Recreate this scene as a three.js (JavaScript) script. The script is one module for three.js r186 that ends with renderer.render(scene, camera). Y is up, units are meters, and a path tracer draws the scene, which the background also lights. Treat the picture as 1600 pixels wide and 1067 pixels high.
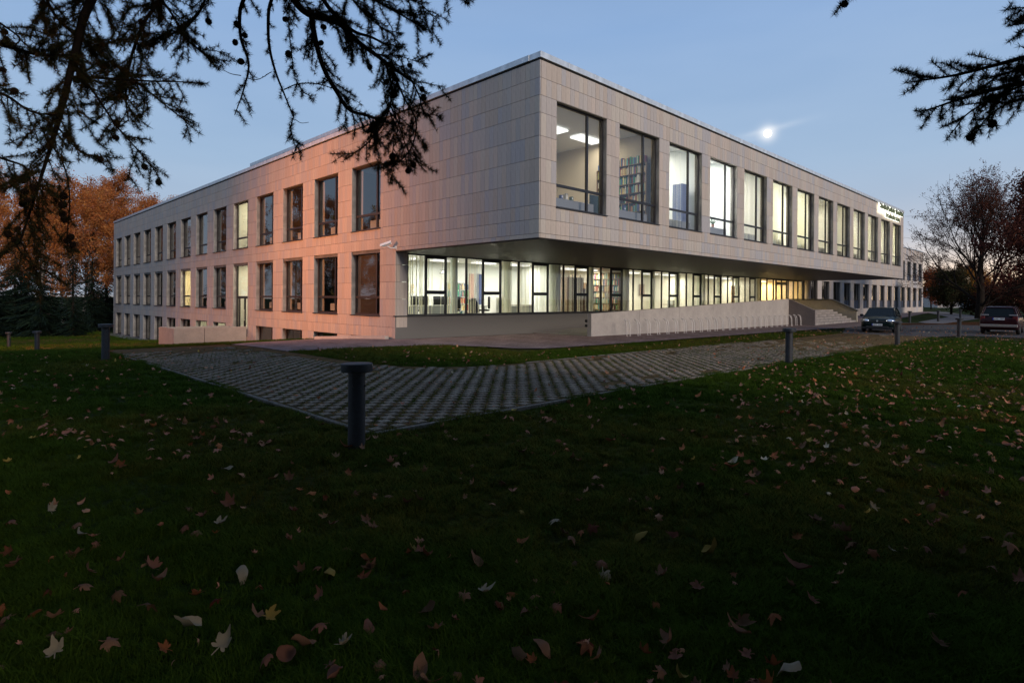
import * as THREE from 'three';
import { mergeGeometries, mergeVertices } from 'three/addons/utils/BufferGeometryUtils.js';
import { RoundedBoxGeometry } from 'three/addons/geometries/RoundedBoxGeometry.js';
import { TextGeometry } from 'three/addons/geometries/TextGeometry.js';
import { FontLoader } from 'three/addons/loaders/FontLoader.js';
import { RectAreaLightUniformsLib } from 'three/addons/lights/RectAreaLightUniformsLib.js';

// ---------------------------------------------------------------- axes: u runs along the long entrance front (+x), v along the side front (-z), y up; camera over the origin
const scene = new THREE.Scene();
const EYE = 1.7, ANG = Math.PI / 4 + 0.008, CA = Math.cos(ANG), SA = Math.sin(ANG), FOC = 923.86, HOR = 466.4, ROLL = 0.0066;
const camera = new THREE.PerspectiveCamera(2 * Math.atan(533.5 / FOC) * 180 / Math.PI, 1600 / 1067, 0.05, 3000);
camera.position.set(0, EYE, 0);
camera.up.set(0, 1, 0);
camera.lookAt(CA, EYE, -SA);
camera.rotateZ(ROLL);
camera.setViewOffset(1600, 1067, 0, 533.5 - HOR, 1600, 1067);
camera.updateProjectionMatrix();

const renderer = new THREE.WebGLRenderer({ antialias: true });
renderer.setSize(1024, 682);
renderer.toneMapping = THREE.LinearToneMapping;
renderer.toneMappingExposure = 1;
renderer.shadowMap.enabled = true;
RectAreaLightUniformsLib.init();

// ---------------------------------------------------------------- dusk sky
const sstep = (a, b, x) => { const t = Math.min(1, Math.max(0, (x - a) / (b - a))); return t * t * (3 - 2 * t); };
const lerp = (a, b, t) => a + (b - a) * t;
function rng(seed) { let s = seed >>> 0; return () => { s = (s + 0x6D2B79F5) | 0; let t = Math.imul(s ^ (s >>> 15), 1 | s); t = (t + Math.imul(t ^ (t >>> 7), 61 | t)) ^ t; return ((t ^ (t >>> 14)) >>> 0) / 4294967296; }; }
function hash2(i, j, k) { let h = Math.imul(i, 374761393) + Math.imul(j, 668265263) + Math.imul(k, 1274126177); h = Math.imul(h ^ (h >>> 13), 1274126177); return ((h ^ (h >>> 16)) >>> 0) / 4294967296; }
function vnoise(x, y, k = 0, per = 0) {
  const i = Math.floor(x), j = Math.floor(y), fx = x - i, fy = y - j, w = per ? (n) => ((n % per) + per) % per : (n) => n;
  const sx = fx * fx * (3 - 2 * fx), sy = fy * fy * (3 - 2 * fy);
  return lerp(lerp(hash2(w(i), w(j), k), hash2(w(i + 1), w(j), k), sx), lerp(hash2(w(i), w(j + 1), k), hash2(w(i + 1), w(j + 1), k), sx), sy);
}
const fbm = (x, y, o = 4, k = 0) => { let a = 0.5, s = 0, n = 0; for (let i = 0; i < o; i++) { s += a * vnoise(x, y, k + i * 7); n += a; a *= 0.5; x *= 2.03; y *= 2.03; } return s / n; };

function ray(px, py) { // direction (world) through a pixel of the 1600 x 1067 photograph, scaled to one metre of depth
  const dx = px - 800, dy = py - HOR, c = Math.cos(-ROLL), s = Math.sin(-ROLL);
  const X = (dx * c - dy * s) / FOC, Y = (dx * s + dy * c) / FOC;
  return new THREE.Vector3(CA + SA * X, -Y, -(SA - CA * X));
}
const pix = (px, py, F) => ray(px, py).multiplyScalar(F).add(new THREE.Vector3(0, EYE, 0));
const FR = (R, F, y) => new THREE.Vector3(CA * F + SA * R, y, -(SA * F - CA * R));
function project(p) { const u = p.x, v = -p.z, F = u * CA + v * SA, R = u * SA - v * CA; return [800 + FOC * R / F, HOR - FOC * (p.y - EYE) / F, F]; }
const inFrame = (p, m = 30) => { const q = project(p); return q[2] > 0.05 && q[0] > -m && q[0] < 1600 + m && q[1] > -m && q[1] < 1067 + m; };

const moonDir = ray(1200, 208.5).normalize();
{
  const W = 2048, H = 1024, d = new Float32Array(W * H * 4), md = moonDir;
  const side = new THREE.Vector3().crossVectors(md, new THREE.Vector3(0, 1, 0)).normalize(), upm = new THREE.Vector3().crossVectors(side, md);
  const stops = [[-2, .44, .49, .58], [4, .42, .51, .64], [12, .355, .50, .695], [24, .28, .435, .70], [40, .215, .33, .55], [90, .17, .25, .42]];
  for (let j = 0; j < H; j++) for (let i = 0; i < W; i++) {
    const el = ((j + 0.5) / H - 0.5) * Math.PI, az = ((i + 0.5) / W - 0.5) * 2 * Math.PI;
    const dx = Math.cos(el) * Math.cos(az), dy = Math.sin(el), dz = Math.cos(el) * Math.sin(az), e = Math.max(-2, el * 180 / Math.PI);
    let k = 0; while (k < stops.length - 2 && e > stops[k + 1][0]) k++;
    const t = Math.min(1, Math.max(0, (e - stops[k][0]) / (stops[k + 1][0] - stops[k][0])));
    let c = [1, 2, 3].map((n) => lerp(stops[k][n], stops[k + 1][n], t));
    const a = Math.atan2(-dz, dx) - 0.02;                      // angle from the +u horizon, where the sun went down
    const glow = Math.exp(-Math.pow(Math.abs(a) / 0.34, 2)) * Math.exp(-Math.max(0, e) / 2.1), wide = Math.exp(-Math.pow(Math.abs(a) / 1.1, 2)) * Math.exp(-Math.max(0, e) / 11);
    c = [c[0] + 2.3 * glow + .035 * wide, c[1] + 1.25 * glow + .02 * wide, c[2] + .22 * glow];
    const thin = (fbm(az * 5 + 3, el * 22, 4, 5) - 0.5) * 0.05 * Math.exp(-Math.pow((e - 14) / 16, 2)); // faint streaks of high cloud
    c = [c[0] + thin * 1.1, c[1] + thin, c[2] + thin * .8];
    const q = new THREE.Vector3(dx, dy, dz); let r0 = q.dot(md);
    if (r0 > 0.9) { // thin cloud lit round the moon
      const x = q.dot(side) * 57.3, y = q.dot(upm) * 57.3, yy = y - 0.17 * x - 0.3;
      const streak = Math.exp(-Math.pow(x / 2.6, 2)) * Math.exp(-Math.pow(yy / .22, 2)) * (.55 + .9 * fbm(x * .9, yy * 3, 3, 77));
      const s2 = Math.exp(-Math.pow((x + 1.5) / 1.8, 2)) * Math.exp(-Math.pow((y - .17 * x + .15) / .2, 2)) * .5, halo = Math.exp(-(x * x + y * y) / 0.35) * .5;
      const g = streak * .12 + s2 * .10 + halo * 1.1; c = [c[0] + g * 1.15, c[1] + g * .95, c[2] + g * .65];
    }
    const o = (j * W + i) * 4; d[o] = c[0]; d[o + 1] = c[1]; d[o + 2] = c[2]; d[o + 3] = 1;
  }
  const t = new THREE.DataTexture(d, W, H, THREE.RGBAFormat, THREE.FloatType);
  t.mapping = THREE.EquirectangularReflectionMapping; t.magFilter = THREE.LinearFilter; t.minFilter = THREE.LinearFilter; t.needsUpdate = true;
  scene.background = t; scene.environment = t;
}
// ---------------------------------------------------------------- the broad afterglow: a soft low light from behind the camera
const sun = new THREE.DirectionalLight(new THREE.Color(1, .86, .74), 2.2);
const SUNDIR = new THREE.Vector3(-.09, .3, .94).normalize();
sun.position.copy(SUNDIR).multiplyScalar(150).add(new THREE.Vector3(40, 0, -20)); sun.target.position.set(40, 0, -20);
sun.castShadow = true; sun.shadow.radius = 26; sun.shadow.mapSize.set(2048, 2048);
Object.assign(sun.shadow.camera, { left: -120, right: 120, top: 90, bottom: -90, near: 1, far: 420 });
scene.add(sun, sun.target);

// ---------------------------------------------------------------- helpers
const used = new Map();
function numbered(n) { const k = used.get(n) || 0; used.set(n, k + 1); return k ? `${n}_${String(k).padStart(3, '0')}` : n; }
const ORG = new WeakMap();
function thing(name, label, category, [x, y, z] = [0, 0, 0], group, turn = 0, local = false) {
  const o = new THREE.Group(); o.name = numbered(name); o.position.set(x, y, z); o.rotation.y = turn; scene.add(o);
  o.userData = { label, category }; if (group) o.userData.group = group;
  ORG.set(o, local ? [0, 0, 0] : [x, y, z]); return o;
}
function tag(o, label, category, group, kind) { o.name = numbered(o.name); if (label) o.userData.label = label; if (category) o.userData.category = category; if (group) o.userData.group = group; if (kind) o.userData.kind = kind; return o; }
function prep(g, keepUV) {
  let n = g.index ? g.toNonIndexed() : g.clone();
  if (!n.attributes.normal) n.computeVertexNormals();
  for (const k of Object.keys(n.attributes)) if (!['position', 'normal', 'uv', 'color'].includes(k)) n.deleteAttribute(k);
  if (!keepUV || !n.attributes.uv) {
    const p = n.attributes.position, q = n.attributes.normal, uv = new Float32Array(p.count * 2);
    for (let i = 0; i < p.count; i += 3) {
      const ax = Math.abs(q.getX(i) + q.getX(i + 1) + q.getX(i + 2)), ay = Math.abs(q.getY(i) + q.getY(i + 1) + q.getY(i + 2)), az = Math.abs(q.getZ(i) + q.getZ(i + 1) + q.getZ(i + 2));
      for (let k = i; k < i + 3; k++) {
        const [a, b] = ay >= ax && ay >= az ? [p.getX(k), p.getZ(k)] : ax >= az ? [p.getZ(k), p.getY(k)] : [p.getX(k), p.getY(k)];
        uv[2 * k] = a; uv[2 * k + 1] = b;
      }
    }
    n.setAttribute('uv', new THREE.BufferAttribute(uv, 2));
  }
  return n;
}
function merged(gs, keepUV) { const a = gs.flat(9).map((g) => prep(g, keepUV)); const hasC = a.some((g) => g.attributes.color); if (hasC) for (const g of a) if (!g.attributes.color) g.setAttribute('color', new THREE.BufferAttribute(new Float32Array(g.attributes.position.count * 3).fill(1), 3)); return a.length === 1 ? a[0] : mergeGeometries(a); }
function part(name, gs, mat, parent = scene, kind, keepUV) {
  const g = merged(Array.isArray(gs) ? gs : [gs], keepUV), o = ORG.get(parent) || [0, 0, 0];
  if (o[0] || o[1] || o[2]) g.translate(-o[0], -o[1], -o[2]);
  const m = new THREE.Mesh(g, mat); m.name = name; m.castShadow = m.receiveShadow = true; if (kind) m.userData.kind = kind;
  ORG.set(m, o); parent.add(m); return m;
}
function structure(name, gs, mat) { const m = part(name, gs, mat); m.name = numbered(name); m.userData.kind = 'structure'; return m; }
function inst(name, geo, mat, mats, cols, parent = scene, kind = 'stuff') {
  const m = new THREE.InstancedMesh(geo, mat, mats.length); m.name = name; const o = ORG.get(parent) || [0, 0, 0], t = new THREE.Matrix4().makeTranslation(-o[0], -o[1], -o[2]);
  mats.forEach((x, i) => m.setMatrixAt(i, parent === scene ? x : t.clone().multiply(x)));
  if (cols) cols.forEach((c, i) => m.setColorAt(i, c));
  m.castShadow = m.receiveShadow = true; m.userData.kind = kind; parent.add(m); return m;
}
const box = (u0, u1, y0, y1, v0, v1) => new THREE.BoxGeometry(u1 - u0, y1 - y0, v1 - v0).translate((u0 + u1) / 2, (y0 + y1) / 2, -(v0 + v1) / 2);
const rbox = (u0, u1, y0, y1, v0, v1, r = .01) => new RoundedBoxGeometry(u1 - u0, y1 - y0, v1 - v0, 1, r).translate((u0 + u1) / 2, (y0 + y1) / 2, -(v0 + v1) / 2);
function cyl(a, b, r0, r1, seg = 8) { const d = b.clone().sub(a), L = d.length(); const g = new THREE.CylinderGeometry(r1, r0, L, seg, 1); g.translate(0, L / 2, 0); g.applyQuaternion(new THREE.Quaternion().setFromUnitVectors(new THREE.Vector3(0, 1, 0), d.normalize())); return g.translate(a.x, a.y, a.z); }
function tube(pts, r0, r1, seg = 5) { // tapered tube along points
  const n = pts.length, pos = [], idx = []; let N = new THREE.Vector3(.3, .2, .93);
  for (let i = 0; i < n; i++) {
    const t = pts[Math.min(n - 1, i + 1)].clone().sub(pts[Math.max(0, i - 1)]).normalize();
    N.addScaledVector(t, -N.dot(t)); if (N.lengthSq() < 1e-6) N.set(t.y, -t.x, .1).addScaledVector(t, 0); N.normalize();
    const Bn = t.clone().cross(N), r = lerp(r0, r1, i / (n - 1));
    for (let k = 0; k < seg; k++) { const a = k / seg * 2 * Math.PI, c = Math.cos(a) * r, s = Math.sin(a) * r; pos.push(pts[i].x + N.x * c + Bn.x * s, pts[i].y + N.y * c + Bn.y * s, pts[i].z + N.z * c + Bn.z * s); }
  }
  for (let i = 0; i < n - 1; i++) for (let k = 0; k < seg; k++) { const a = i * seg + k, b = i * seg + (k + 1) % seg; idx.push(a, b, a + seg, b, b + seg, a + seg); }
  const g = new THREE.BufferGeometry(); g.setAttribute('position', new THREE.Float32BufferAttribute(pos, 3)); g.setIndex(idx); g.computeVertexNormals(); return g;
}
const V3 = (x, y, z) => new THREE.Vector3(x, y, z), UV = (u, y, v) => new THREE.Vector3(u, y, -v);
const M4 = (p, q, s) => new THREE.Matrix4().compose(p, q || new THREE.Quaternion(), typeof s === 'number' ? V3(s, s, s) : s || V3(1, 1, 1));

// ---------------------------------------------------------------- materials
function tex(n, rep, fn, srgb = true, h = n) {
  const d = new Uint8Array(n * h * 4);
  for (let j = 0; j < h; j++) for (let i = 0; i < n; i++) { const c = fn(i / n, j / h, i, j), o = (j * n + i) * 4, a = Array.isArray(c) ? c : [c, c, c]; for (let k = 0; k < 3; k++) d[o + k] = Math.max(0, Math.min(255, a[k] * 255)); d[o + 3] = 255; }
  const t = new THREE.DataTexture(d, n, h); t.wrapS = t.wrapT = THREE.RepeatWrapping; t.magFilter = THREE.LinearFilter; t.minFilter = THREE.LinearMipmapLinearFilter; t.generateMipmaps = true;
  if (srgb) t.colorSpace = THREE.SRGBColorSpace; t.repeat.set(rep, rep); t.needsUpdate = true; return t;
}
const pf = (x, y, p, o = 4, k = 0) => { let a = .5, s = 0, n = 0, q = p; for (let i = 0; i < o; i++) { s += a * vnoise(x * q, y * q, k + i, q); n += a; a *= .55; q *= 2; } return s / n; };
const matte = (r, g, b, extra = {}) => new THREE.MeshPhysicalMaterial({ color: new THREE.Color().setRGB(r, g, b), roughness: 1, specularIntensity: .12, ...extra });
const std = (r, g, b, rough = .8, extra = {}) => new THREE.MeshStandardMaterial({ color: new THREE.Color().setRGB(r, g, b), roughness: rough, ...extra });
const grain = tex(256, .5, (x, y) => { const n = pf(x, y, 8, 5, 3), m = pf(x, y, 4, 3, 9); return .80 + .3 * (n - .5) + .22 * (m - .5); });
const speck = tex(256, 1.2, (x, y, i, j) => .78 + .5 * (pf(x, y, 32, 3, 21) - .5) + .12 * (hash2(i, j, 4) - .5));
const ribs = tex(128, 1, (x, y) => .5 + .32 * Math.sin(x * 2 * Math.PI * 8) + .3 * (pf(x, y * .25, 16, 3, 8) - .5), false);
const ribsC = tex(256, 1, (x, y) => { const s = vnoise(x * 40, y * 2, 31, 40), b = pf(x, y, 4, 4, 61); return .965 + .045 * (s - .5) + .07 * (b - .5); });
const M = {
  joint: std(.26, .24, .22, .9, { map: grain }),
  reveal: std(.44, .41, .37, .8, { map: grain }),
  tile: new THREE.MeshStandardMaterial({ color: 0xffffff, roughness: .78, map: ribsC, bumpMap: ribs, bumpScale: .0002 }),
  frame: std(.018, .016, .018, .42), frameDark: std(.022, .014, .014, .5),
  glass: new THREE.MeshPhysicalMaterial({ color: 0xffffff, roughness: 0, metalness: 0, transmission: 1, thickness: 0, ior: 1.72 }),
  coated: new THREE.MeshPhysicalMaterial({ color: new THREE.Color(.78, .80, .78), roughness: 0, metalness: 0, transmission: 1, thickness: 0, ior: 2.1 }),
  zinc: std(.84, .89, .94, .42, { metalness: .35, map: tex(128, .7, (x, y) => .86 + .2 * (pf(x, y, 6, 4, 14) - .5)) }), black: std(.008, .008, .008, .8),
  soffit: new THREE.MeshPhysicalMaterial({ color: new THREE.Color(.034, .031, .024), roughness: .5, specularIntensity: .3, map: grain }),
  plinth: matte(.15, .142, .135),
  concrete: std(.52, .465, .435, .85, { map: tex(256, .35, (x, y) => { const n = pf(x, y, 5, 5, 41), f = pf(x, y, 40, 2, 44); return [.90 + .14 * (n - .5) + .05 * (f - .5), .90 + .14 * (n - .5) + .05 * (f - .5), .89 + .13 * (n - .5) + .05 * (f - .5)]; }) }),
  steps: std(.46, .40, .36, .8, { map: grain }),
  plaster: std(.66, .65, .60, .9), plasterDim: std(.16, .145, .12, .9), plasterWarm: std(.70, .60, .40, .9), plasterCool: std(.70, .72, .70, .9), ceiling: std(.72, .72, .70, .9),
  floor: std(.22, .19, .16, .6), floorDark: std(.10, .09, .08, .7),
  blind: new THREE.MeshPhysicalMaterial({ color: new THREE.Color(.86, .85, .70), roughness: 1, transmission: .5, thickness: 0, side: THREE.DoubleSide }),
  lampCool: new THREE.MeshStandardMaterial({ color: 0x111111, emissive: new THREE.Color(1, 1, .93), emissiveIntensity: 1.5 }),
  lampWarm: new THREE.MeshStandardMaterial({ color: 0x111111, emissive: new THREE.Color(1, .85, .5), emissiveIntensity: 4 }),
  radiator: std(.17, .18, .20, .5), wood: std(.36, .21, .09, .5, { map: tex(128, 1.5, (x, y) => .78 + .3 * (vnoise(x * 30, y * 3, 91, 30) - .5)) }), darkWood: std(.11, .06, .028, .5), steel: std(.62, .60, .58, .35, { metalness: .9 }), hoop: std(.62, .58, .56, .45, { metalness: .3 }),
  whiteMetal: std(.72, .72, .70, .4), blackFabric: std(.012, .012, .014, .9), greyMetal: std(.36, .38, .40, .45), bollard: std(.020, .024, .032, .6, { map: speck }),
};
// ================================================================ THE GROUND
const interp = (x, P) => { if (x <= P[0][0]) return P[0][1]; for (let i = 1; i < P.length; i++) if (x <= P[i][0]) return lerp(P[i - 1][1], P[i][1], (x - P[i - 1][0]) / (P[i][0] - P[i - 1][0])); return P[P.length - 1][1]; };
const smooth = (x, P, w) => (interp(x - w, P) + 2 * interp(x - w / 2, P) + 2 * interp(x, P) + 2 * interp(x + w / 2, P) + interp(x + w, P)) / 8;
const GA = [[-50, .05], [0, 0], [12, 0], [30, -.12], [45, -.15], [60, -.1], [112, .03], [150, 0]], GB = [[-50, 0], [17, 0], [22, -.04], [28, -.38], [33, -.78], [37, -1.1], [49, -1.6], [57, -2.05], [63, -2.25], [300, -2.3]];
const land = (u, v) => smooth(u, GA, 3) + smooth(v, GB, 2) * (1 - sstep(15, 60, u));
const bumpy = (u, v) => .03 * (vnoise(u * .9 + 50, v * .9 + 50, 3) - .5) + .015 * (vnoise(u * 3 + 50, v * 3 + 50, 4) - .5);
const UC = 13.83, VC = 12.843, VG = 21.0, VE = 74.45, UE = 60.7, UW = 112; // corner of the building, ground-floor front, far ends
function hit(px, py) { const d = ray(px, py), v = -d.z; for (let t = 1; t < 400; t *= 1.0015) if (EYE + d.y * t < land(d.x * t, v * t)) return [d.x * t, v * t]; return [d.x * 400, v * 400]; }
function gridLines(list) { const o = []; for (const [a, b, s] of list) for (let x = a; x < b - 1e-6; x += s) o.push(x); o.push(list[list.length - 1][1]); return o; }
{
  const us = gridLines([[-900, -200, 100], [-200, -40, 20], [-40, -10, 3], [-10, 13.5, .5], [13.5, 14.3, .2], [14.3, 42, .9], [42, 114, 3], [114, 220, 12], [220, 1200, 140]]);
  const vs = gridLines([[-600, -60, 60], [-60, -12, 4], [-12, 20.9, .5], [20.9, 21.7, .2], [21.7, 45, .9], [45, 75, 2], [75, 180, 9], [180, 1200, 120]]);
  const pos = [], col = [], idx = [];
  for (const v of vs) for (const u of us) {
    const inside = u > 14.05 && u < UW - .2 && v > VG + .35 && v < VE - .2;
    pos.push(u, inside ? -3.4 : land(u, v) + (Math.abs(u) < 45 && v < 20 ? bumpy(u, v) - .015 : -.01), -v);
    const dry = sstep(.48, .72, fbm(u * .35 + 9, v * .35 + 4, 4, 12)), n = fbm(u * 1.3, v * 1.3, 3, 30);
    col.push(lerp(.80, 1.35, dry) * (.75 + .5 * n), lerp(.95, 1.05, dry) * (.75 + .5 * n), lerp(.8, .9, dry) * (.75 + .5 * n));
  }
  const n = us.length;
  for (let j = 0; j < vs.length - 1; j++) for (let i = 0; i < n - 1; i++) { const a = j * n + i; idx.push(a, a + 1, a + n, a + 1, a + n + 1, a + n); }
  const g = new THREE.BufferGeometry(); g.setAttribute('position', new THREE.Float32BufferAttribute(pos, 3)); g.setAttribute('color', new THREE.Float32BufferAttribute(col, 3)); g.setIndex(idx); g.computeVertexNormals();
  const t = tex(512, .4, (x, y, i, j) => { const a = pf(x, y, 60, 3, 51), b = pf(x, y, 9, 4, 55); return [.62 + .5 * (a - .5) + .45 * (b - .5), .66 + .5 * (a - .5) + .35 * (b - .5), .6 + .5 * (a - .5) + .3 * (b - .5)]; });
  structure('lawn', g, new THREE.MeshPhysicalMaterial({ color: new THREE.Color(.060, .070, .012), roughness: 1, specularIntensity: .1, vertexColors: true, map: t, bumpMap: t, bumpScale: .03 }));
}
function clipCell(poly, x0, x1, y0, y1) {
  let p = poly;
  for (const [ax, s, lim] of [[0, 1, x0], [0, -1, -x1], [1, 1, y0], [1, -1, -y1]]) {
    const o = []; for (let i = 0; i < p.length; i++) { const a = p[i], b = p[(i + 1) % p.length], da = a[ax] * s - lim, db = b[ax] * s - lim; if (da >= 0) o.push(a); if ((da >= 0) !== (db >= 0)) { const t = da / (da - db); o.push([lerp(a[0], b[0], t), lerp(a[1], b[1], t)]); } } p = o; if (!p.length) return p;
  } return p;
}
function drape(poly, step, off) {
  const us = poly.map((p) => p[0]), vs = poly.map((p) => p[1]), pos = [];
  for (let u = Math.min(...us); u < Math.max(...us); u += step) for (let v = Math.min(...vs); v < Math.max(...vs); v += step) {
    const c = clipCell(poly, u, u + step, v, v + step); if (c.length < 3) continue;
    const pts = c.map((q) => new THREE.Vector2(q[0], q[1]));
    for (const f of THREE.ShapeUtils.triangulateShape(pts, [])) { const t = f.map((k) => [pts[k].x, land(pts[k].x, pts[k].y) + off, -pts[k].y]); const cr = (t[1][0] - t[0][0]) * (t[2][2] - t[0][2]) - (t[1][2] - t[0][2]) * (t[2][0] - t[0][0]); if (Math.abs(cr) < 1e-7) continue; for (const q of cr < 0 ? t : [t[0], t[2], t[1]]) pos.push(...q); }
  }
  const g = new THREE.BufferGeometry(); g.setAttribute('position', new THREE.Float32BufferAttribute(pos, 3));
  const nn = new Float32Array(pos.length); for (let i = 0; i < pos.length; i += 3) { const u = pos[i], v = -pos[i + 2], e = .2, n = V3(-(land(u + e, v) - land(u - e, v)) / (2 * e), 1, (land(u, v + e) - land(u, v - e)) / (2 * e)).normalize(); nn[i] = n.x; nn[i + 1] = n.y; nn[i + 2] = n.z; }
  g.setAttribute('normal', new THREE.BufferAttribute(nn, 3)); return g;
}
const DRIVE = [[3.95, 6.48], [3.95, 23.5], [7.9, 23.5], [7.9, 13.4], [8.25, 12.3], [8.85, 11.5], [9.9, 10.95], [11.2, 10.8], [36.5, 10.6], [36.5, 6.35]];
const PATH = [[7.9, 18.0], [10.2, 17.7], [12, 17.35], [13.2, 16.85], [13.85, 15.2], [14.2, 14.1], [14.9, 13.55], [18.4, 13.45], [34, 13.5], [44, 12.6], [58, 12.6], [60, 14], [112, 19.6], [112, 20.7], [13.95, 20.7], [13.6, 21.2], [13.2, 26], [11.8, 25.9], [9, 24.4], [7.9, 22.8]];
const inPoly = (u, v, P) => { let c = false; for (let i = 0, j = P.length - 1; i < P.length; j = i++) if ((P[i][1] > v) !== (P[j][1] > v) && u < (P[j][0] - P[i][0]) * (v - P[i][1]) / (P[j][1] - P[i][1]) + P[i][0]) c = !c; return c; };
const soilT = tex(256, .9, (x, y, i, j) => { const a = pf(x, y, 30, 4, 71), b = pf(x, y, 6, 3, 73); return [.62 + .6 * (a - .5) + .4 * (b - .5), .58 + .6 * (a - .5) + .3 * (b - .5), .5 + .5 * (a - .5) + .2 * (b - .5)]; });
const pathT = tex(512, .5, (x, y, i, j) => { const c = [Math.floor(x * 10), Math.floor(y * 20)], fx = (x * 10 + (c[1] % 2) * .5) % 1, fy = y * 20 % 1, J = fx < .05 || fy < .1; const cell = hash2(Math.floor(x * 10 + (c[1] % 2) * .5) % 10, c[1], 5), n = pf(x, y, 40, 3, 81), m = pf(x, y, 3, 3, 84); const b = (J ? .58 : .74 + .14 * (cell - .5)) + .16 * (n - .5) + .2 * (m - .5); return [b, b * .95, b * .95]; });
structure('drive_bed', drape(DRIVE, 1, .014), matte(.24, .18, .11, { map: soilT, bumpMap: soilT, bumpScale: .02 }));
structure('footpath', drape(PATH, 1, .03), matte(.42, .35, .33, { map: pathT, bumpMap: pathT, bumpScale: .004 }));
structure('worn_track', drape([[3.7, 23.5], [3.6, 30], [4, 52], [5, 68], [11.6, 66], [11.5, 47], [9.6, 33], [8.6, 26.2], [7.9, 23.5]], 1.5, .02), matte(.26, .165, .06, { map: soilT, bumpMap: soilT, bumpScale: .03 }));
structure('parking_road', drape([[36.5, 6.35], [36.5, 10.6], [44, 12.6], [58, 12.6], [58, 3], [120, -40], [110, -46], [55, -12], [44, -2], [39.5, 2.5], [39.2, 5.6]], 2, .016), matte(.125, .115, .115, { map: speck }));
structure('park_path', drape([[58, 10.6], [60, 11.6], [69, 12.2], [80, 12.6], [108, 20], [112, 20.6], [112, 18], [82, 9.5], [58, 9.5]], 3, .02), matte(.28, .26, .26, { map: speck }));
structure('leaf_litter', drape([[50, 12.4], [56, 12.5], [58, 9.5], [64, 9.4], [66, 6], [60, 0], [57, 5], [56, 9]], 2, .024), matte(.17, .075, .028, { map: soilT, bumpMap: soilT, bumpScale: .05 }));
structure('facade_strip', drape([[12.75, 41], [12.75, 74.4], [13.83, 74.4], [13.83, 41]], 1.5, .03), std(.26, .245, .24, .9, { map: speck }));
// kerb stones along the edge of the grass-paved drive
{
  const KM = matte(.26, .225, .19, { map: speck }), edging = structure('drive_edging', box(3.86, 3.94, -.1, -.01, 6.38, 6.46), KM);
  const stone = (a, b) => { const d = Math.hypot(b[0] - a[0], b[1] - a[1]); const g = new RoundedBoxGeometry(d - .012, .16, .075, 1, .012), y = land((a[0] + b[0]) / 2, (a[1] + b[1]) / 2); const q = new THREE.Quaternion().setFromUnitVectors(V3(1, 0, 0), UV(b[0] - a[0], land(b[0], b[1]) - land(a[0], a[1]), b[1] - a[1]).normalize()); return g.applyQuaternion(q).translate((a[0] + b[0]) / 2, y - .052, -(a[1] + b[1]) / 2); };
  for (let v = 6.5; v < 19; v++) part('kerb_stone', stone([3.9, v], [3.9, v + 1]), KM, edging);
  for (let u = 3.95; u < 24; u++) part('kerb_stone', stone([u, 6.42 - .004 * (u - 4)], [u + 1, 6.42 - .004 * (u - 3)]), KM, edging);
  for (let u = 11.2; u < 24; u++) part('kerb_stone', stone([u, 10.84], [u + 1, 10.83]), KM, edging);
}
// grass pavers: concrete lattice blocks with grass pockets, four cells to a block
const C = .17, paverHoles = [];
{
  const cell = (i, j) => { const g = new THREE.BoxGeometry(C * .985, .07, C * .985, 1, 1, 1), p = g.attributes.position; for (let k = 0; k < p.count; k++) if (p.getY(k) > 0) { p.setX(k, p.getX(k) * .90); p.setZ(k, p.getZ(k) * .90); } g.computeVertexNormals(); return g.translate((i + .5) * C, -.012, -(j + .5) * C); };
  const unit = merged([cell(0, 0), cell(2, 0), cell(1, 1), cell(3, 1)]);
  const mats = [[.33, .265, .20], [.285, .225, .17], [.37, .30, .23], [.305, .245, .185]].map((c) => matte(...c, { map: speck, bumpMap: speck, bumpScale: .004 }));
  const R = rng(5), spots = [];
  for (let u = 3.97; u < 36; u += 4 * C) for (let v = 6.50; v < 23.2; v += 2 * C) {
    if (![[0, 0], [4 * C, 0], [0, 2 * C], [4 * C, 2 * C]].every(([a, b]) => inPoly(u + a, v + b, DRIVE))) continue;
    const worn = Math.max(sstep(17, 30, u), sstep(17.5, 22, v)) + .35 * (fbm(u * .6, v * .6, 3, 17) - .5);
    if (R() < worn) continue;
    spots.push([u, v, land(u + 2 * C, v + C) + .004 + R() * .008, Math.hypot(u, v)]);
    for (const [a, b] of [[1, 0], [3, 0], [0, 1], [2, 1]]) paverHoles.push([u + (a + .5) * C, v + (b + .5) * C]);
  }
  spots.sort((a, b) => a[3] - b[3]);
  const bed = scene.getObjectByName('drive_bed'), rest = [];
  spots.forEach(([u, v, y], k) => {
    const q = new THREE.Quaternion().setFromEuler(new THREE.Euler((R() - .5) * .02, (R() - .5) * .01, (R() - .5) * .02)), m = M4(UV(u, y, v), q);
    if (k < 300) { const x = new THREE.Mesh(unit, mats[Math.floor(R() * 4)]); x.name = 'grass_paver'; x.position.set(u, y, -v); x.quaternion.copy(q); x.castShadow = x.receiveShadow = true; bed.add(x); } else rest.push(m);
  });
  inst('grass_paver_rest', unit, mats[0], rest, rest.map(() => { const s = .85 + R() * .35; return new THREE.Color(s, s, s); }), bed);
}

// ================================================================ THE BUILDING
const bld = thing('library_building', 'long three-storey building clad in pale terracotta tiles with cantilevered lit upper floor', 'building', [UC, 0, -VC]);
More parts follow.
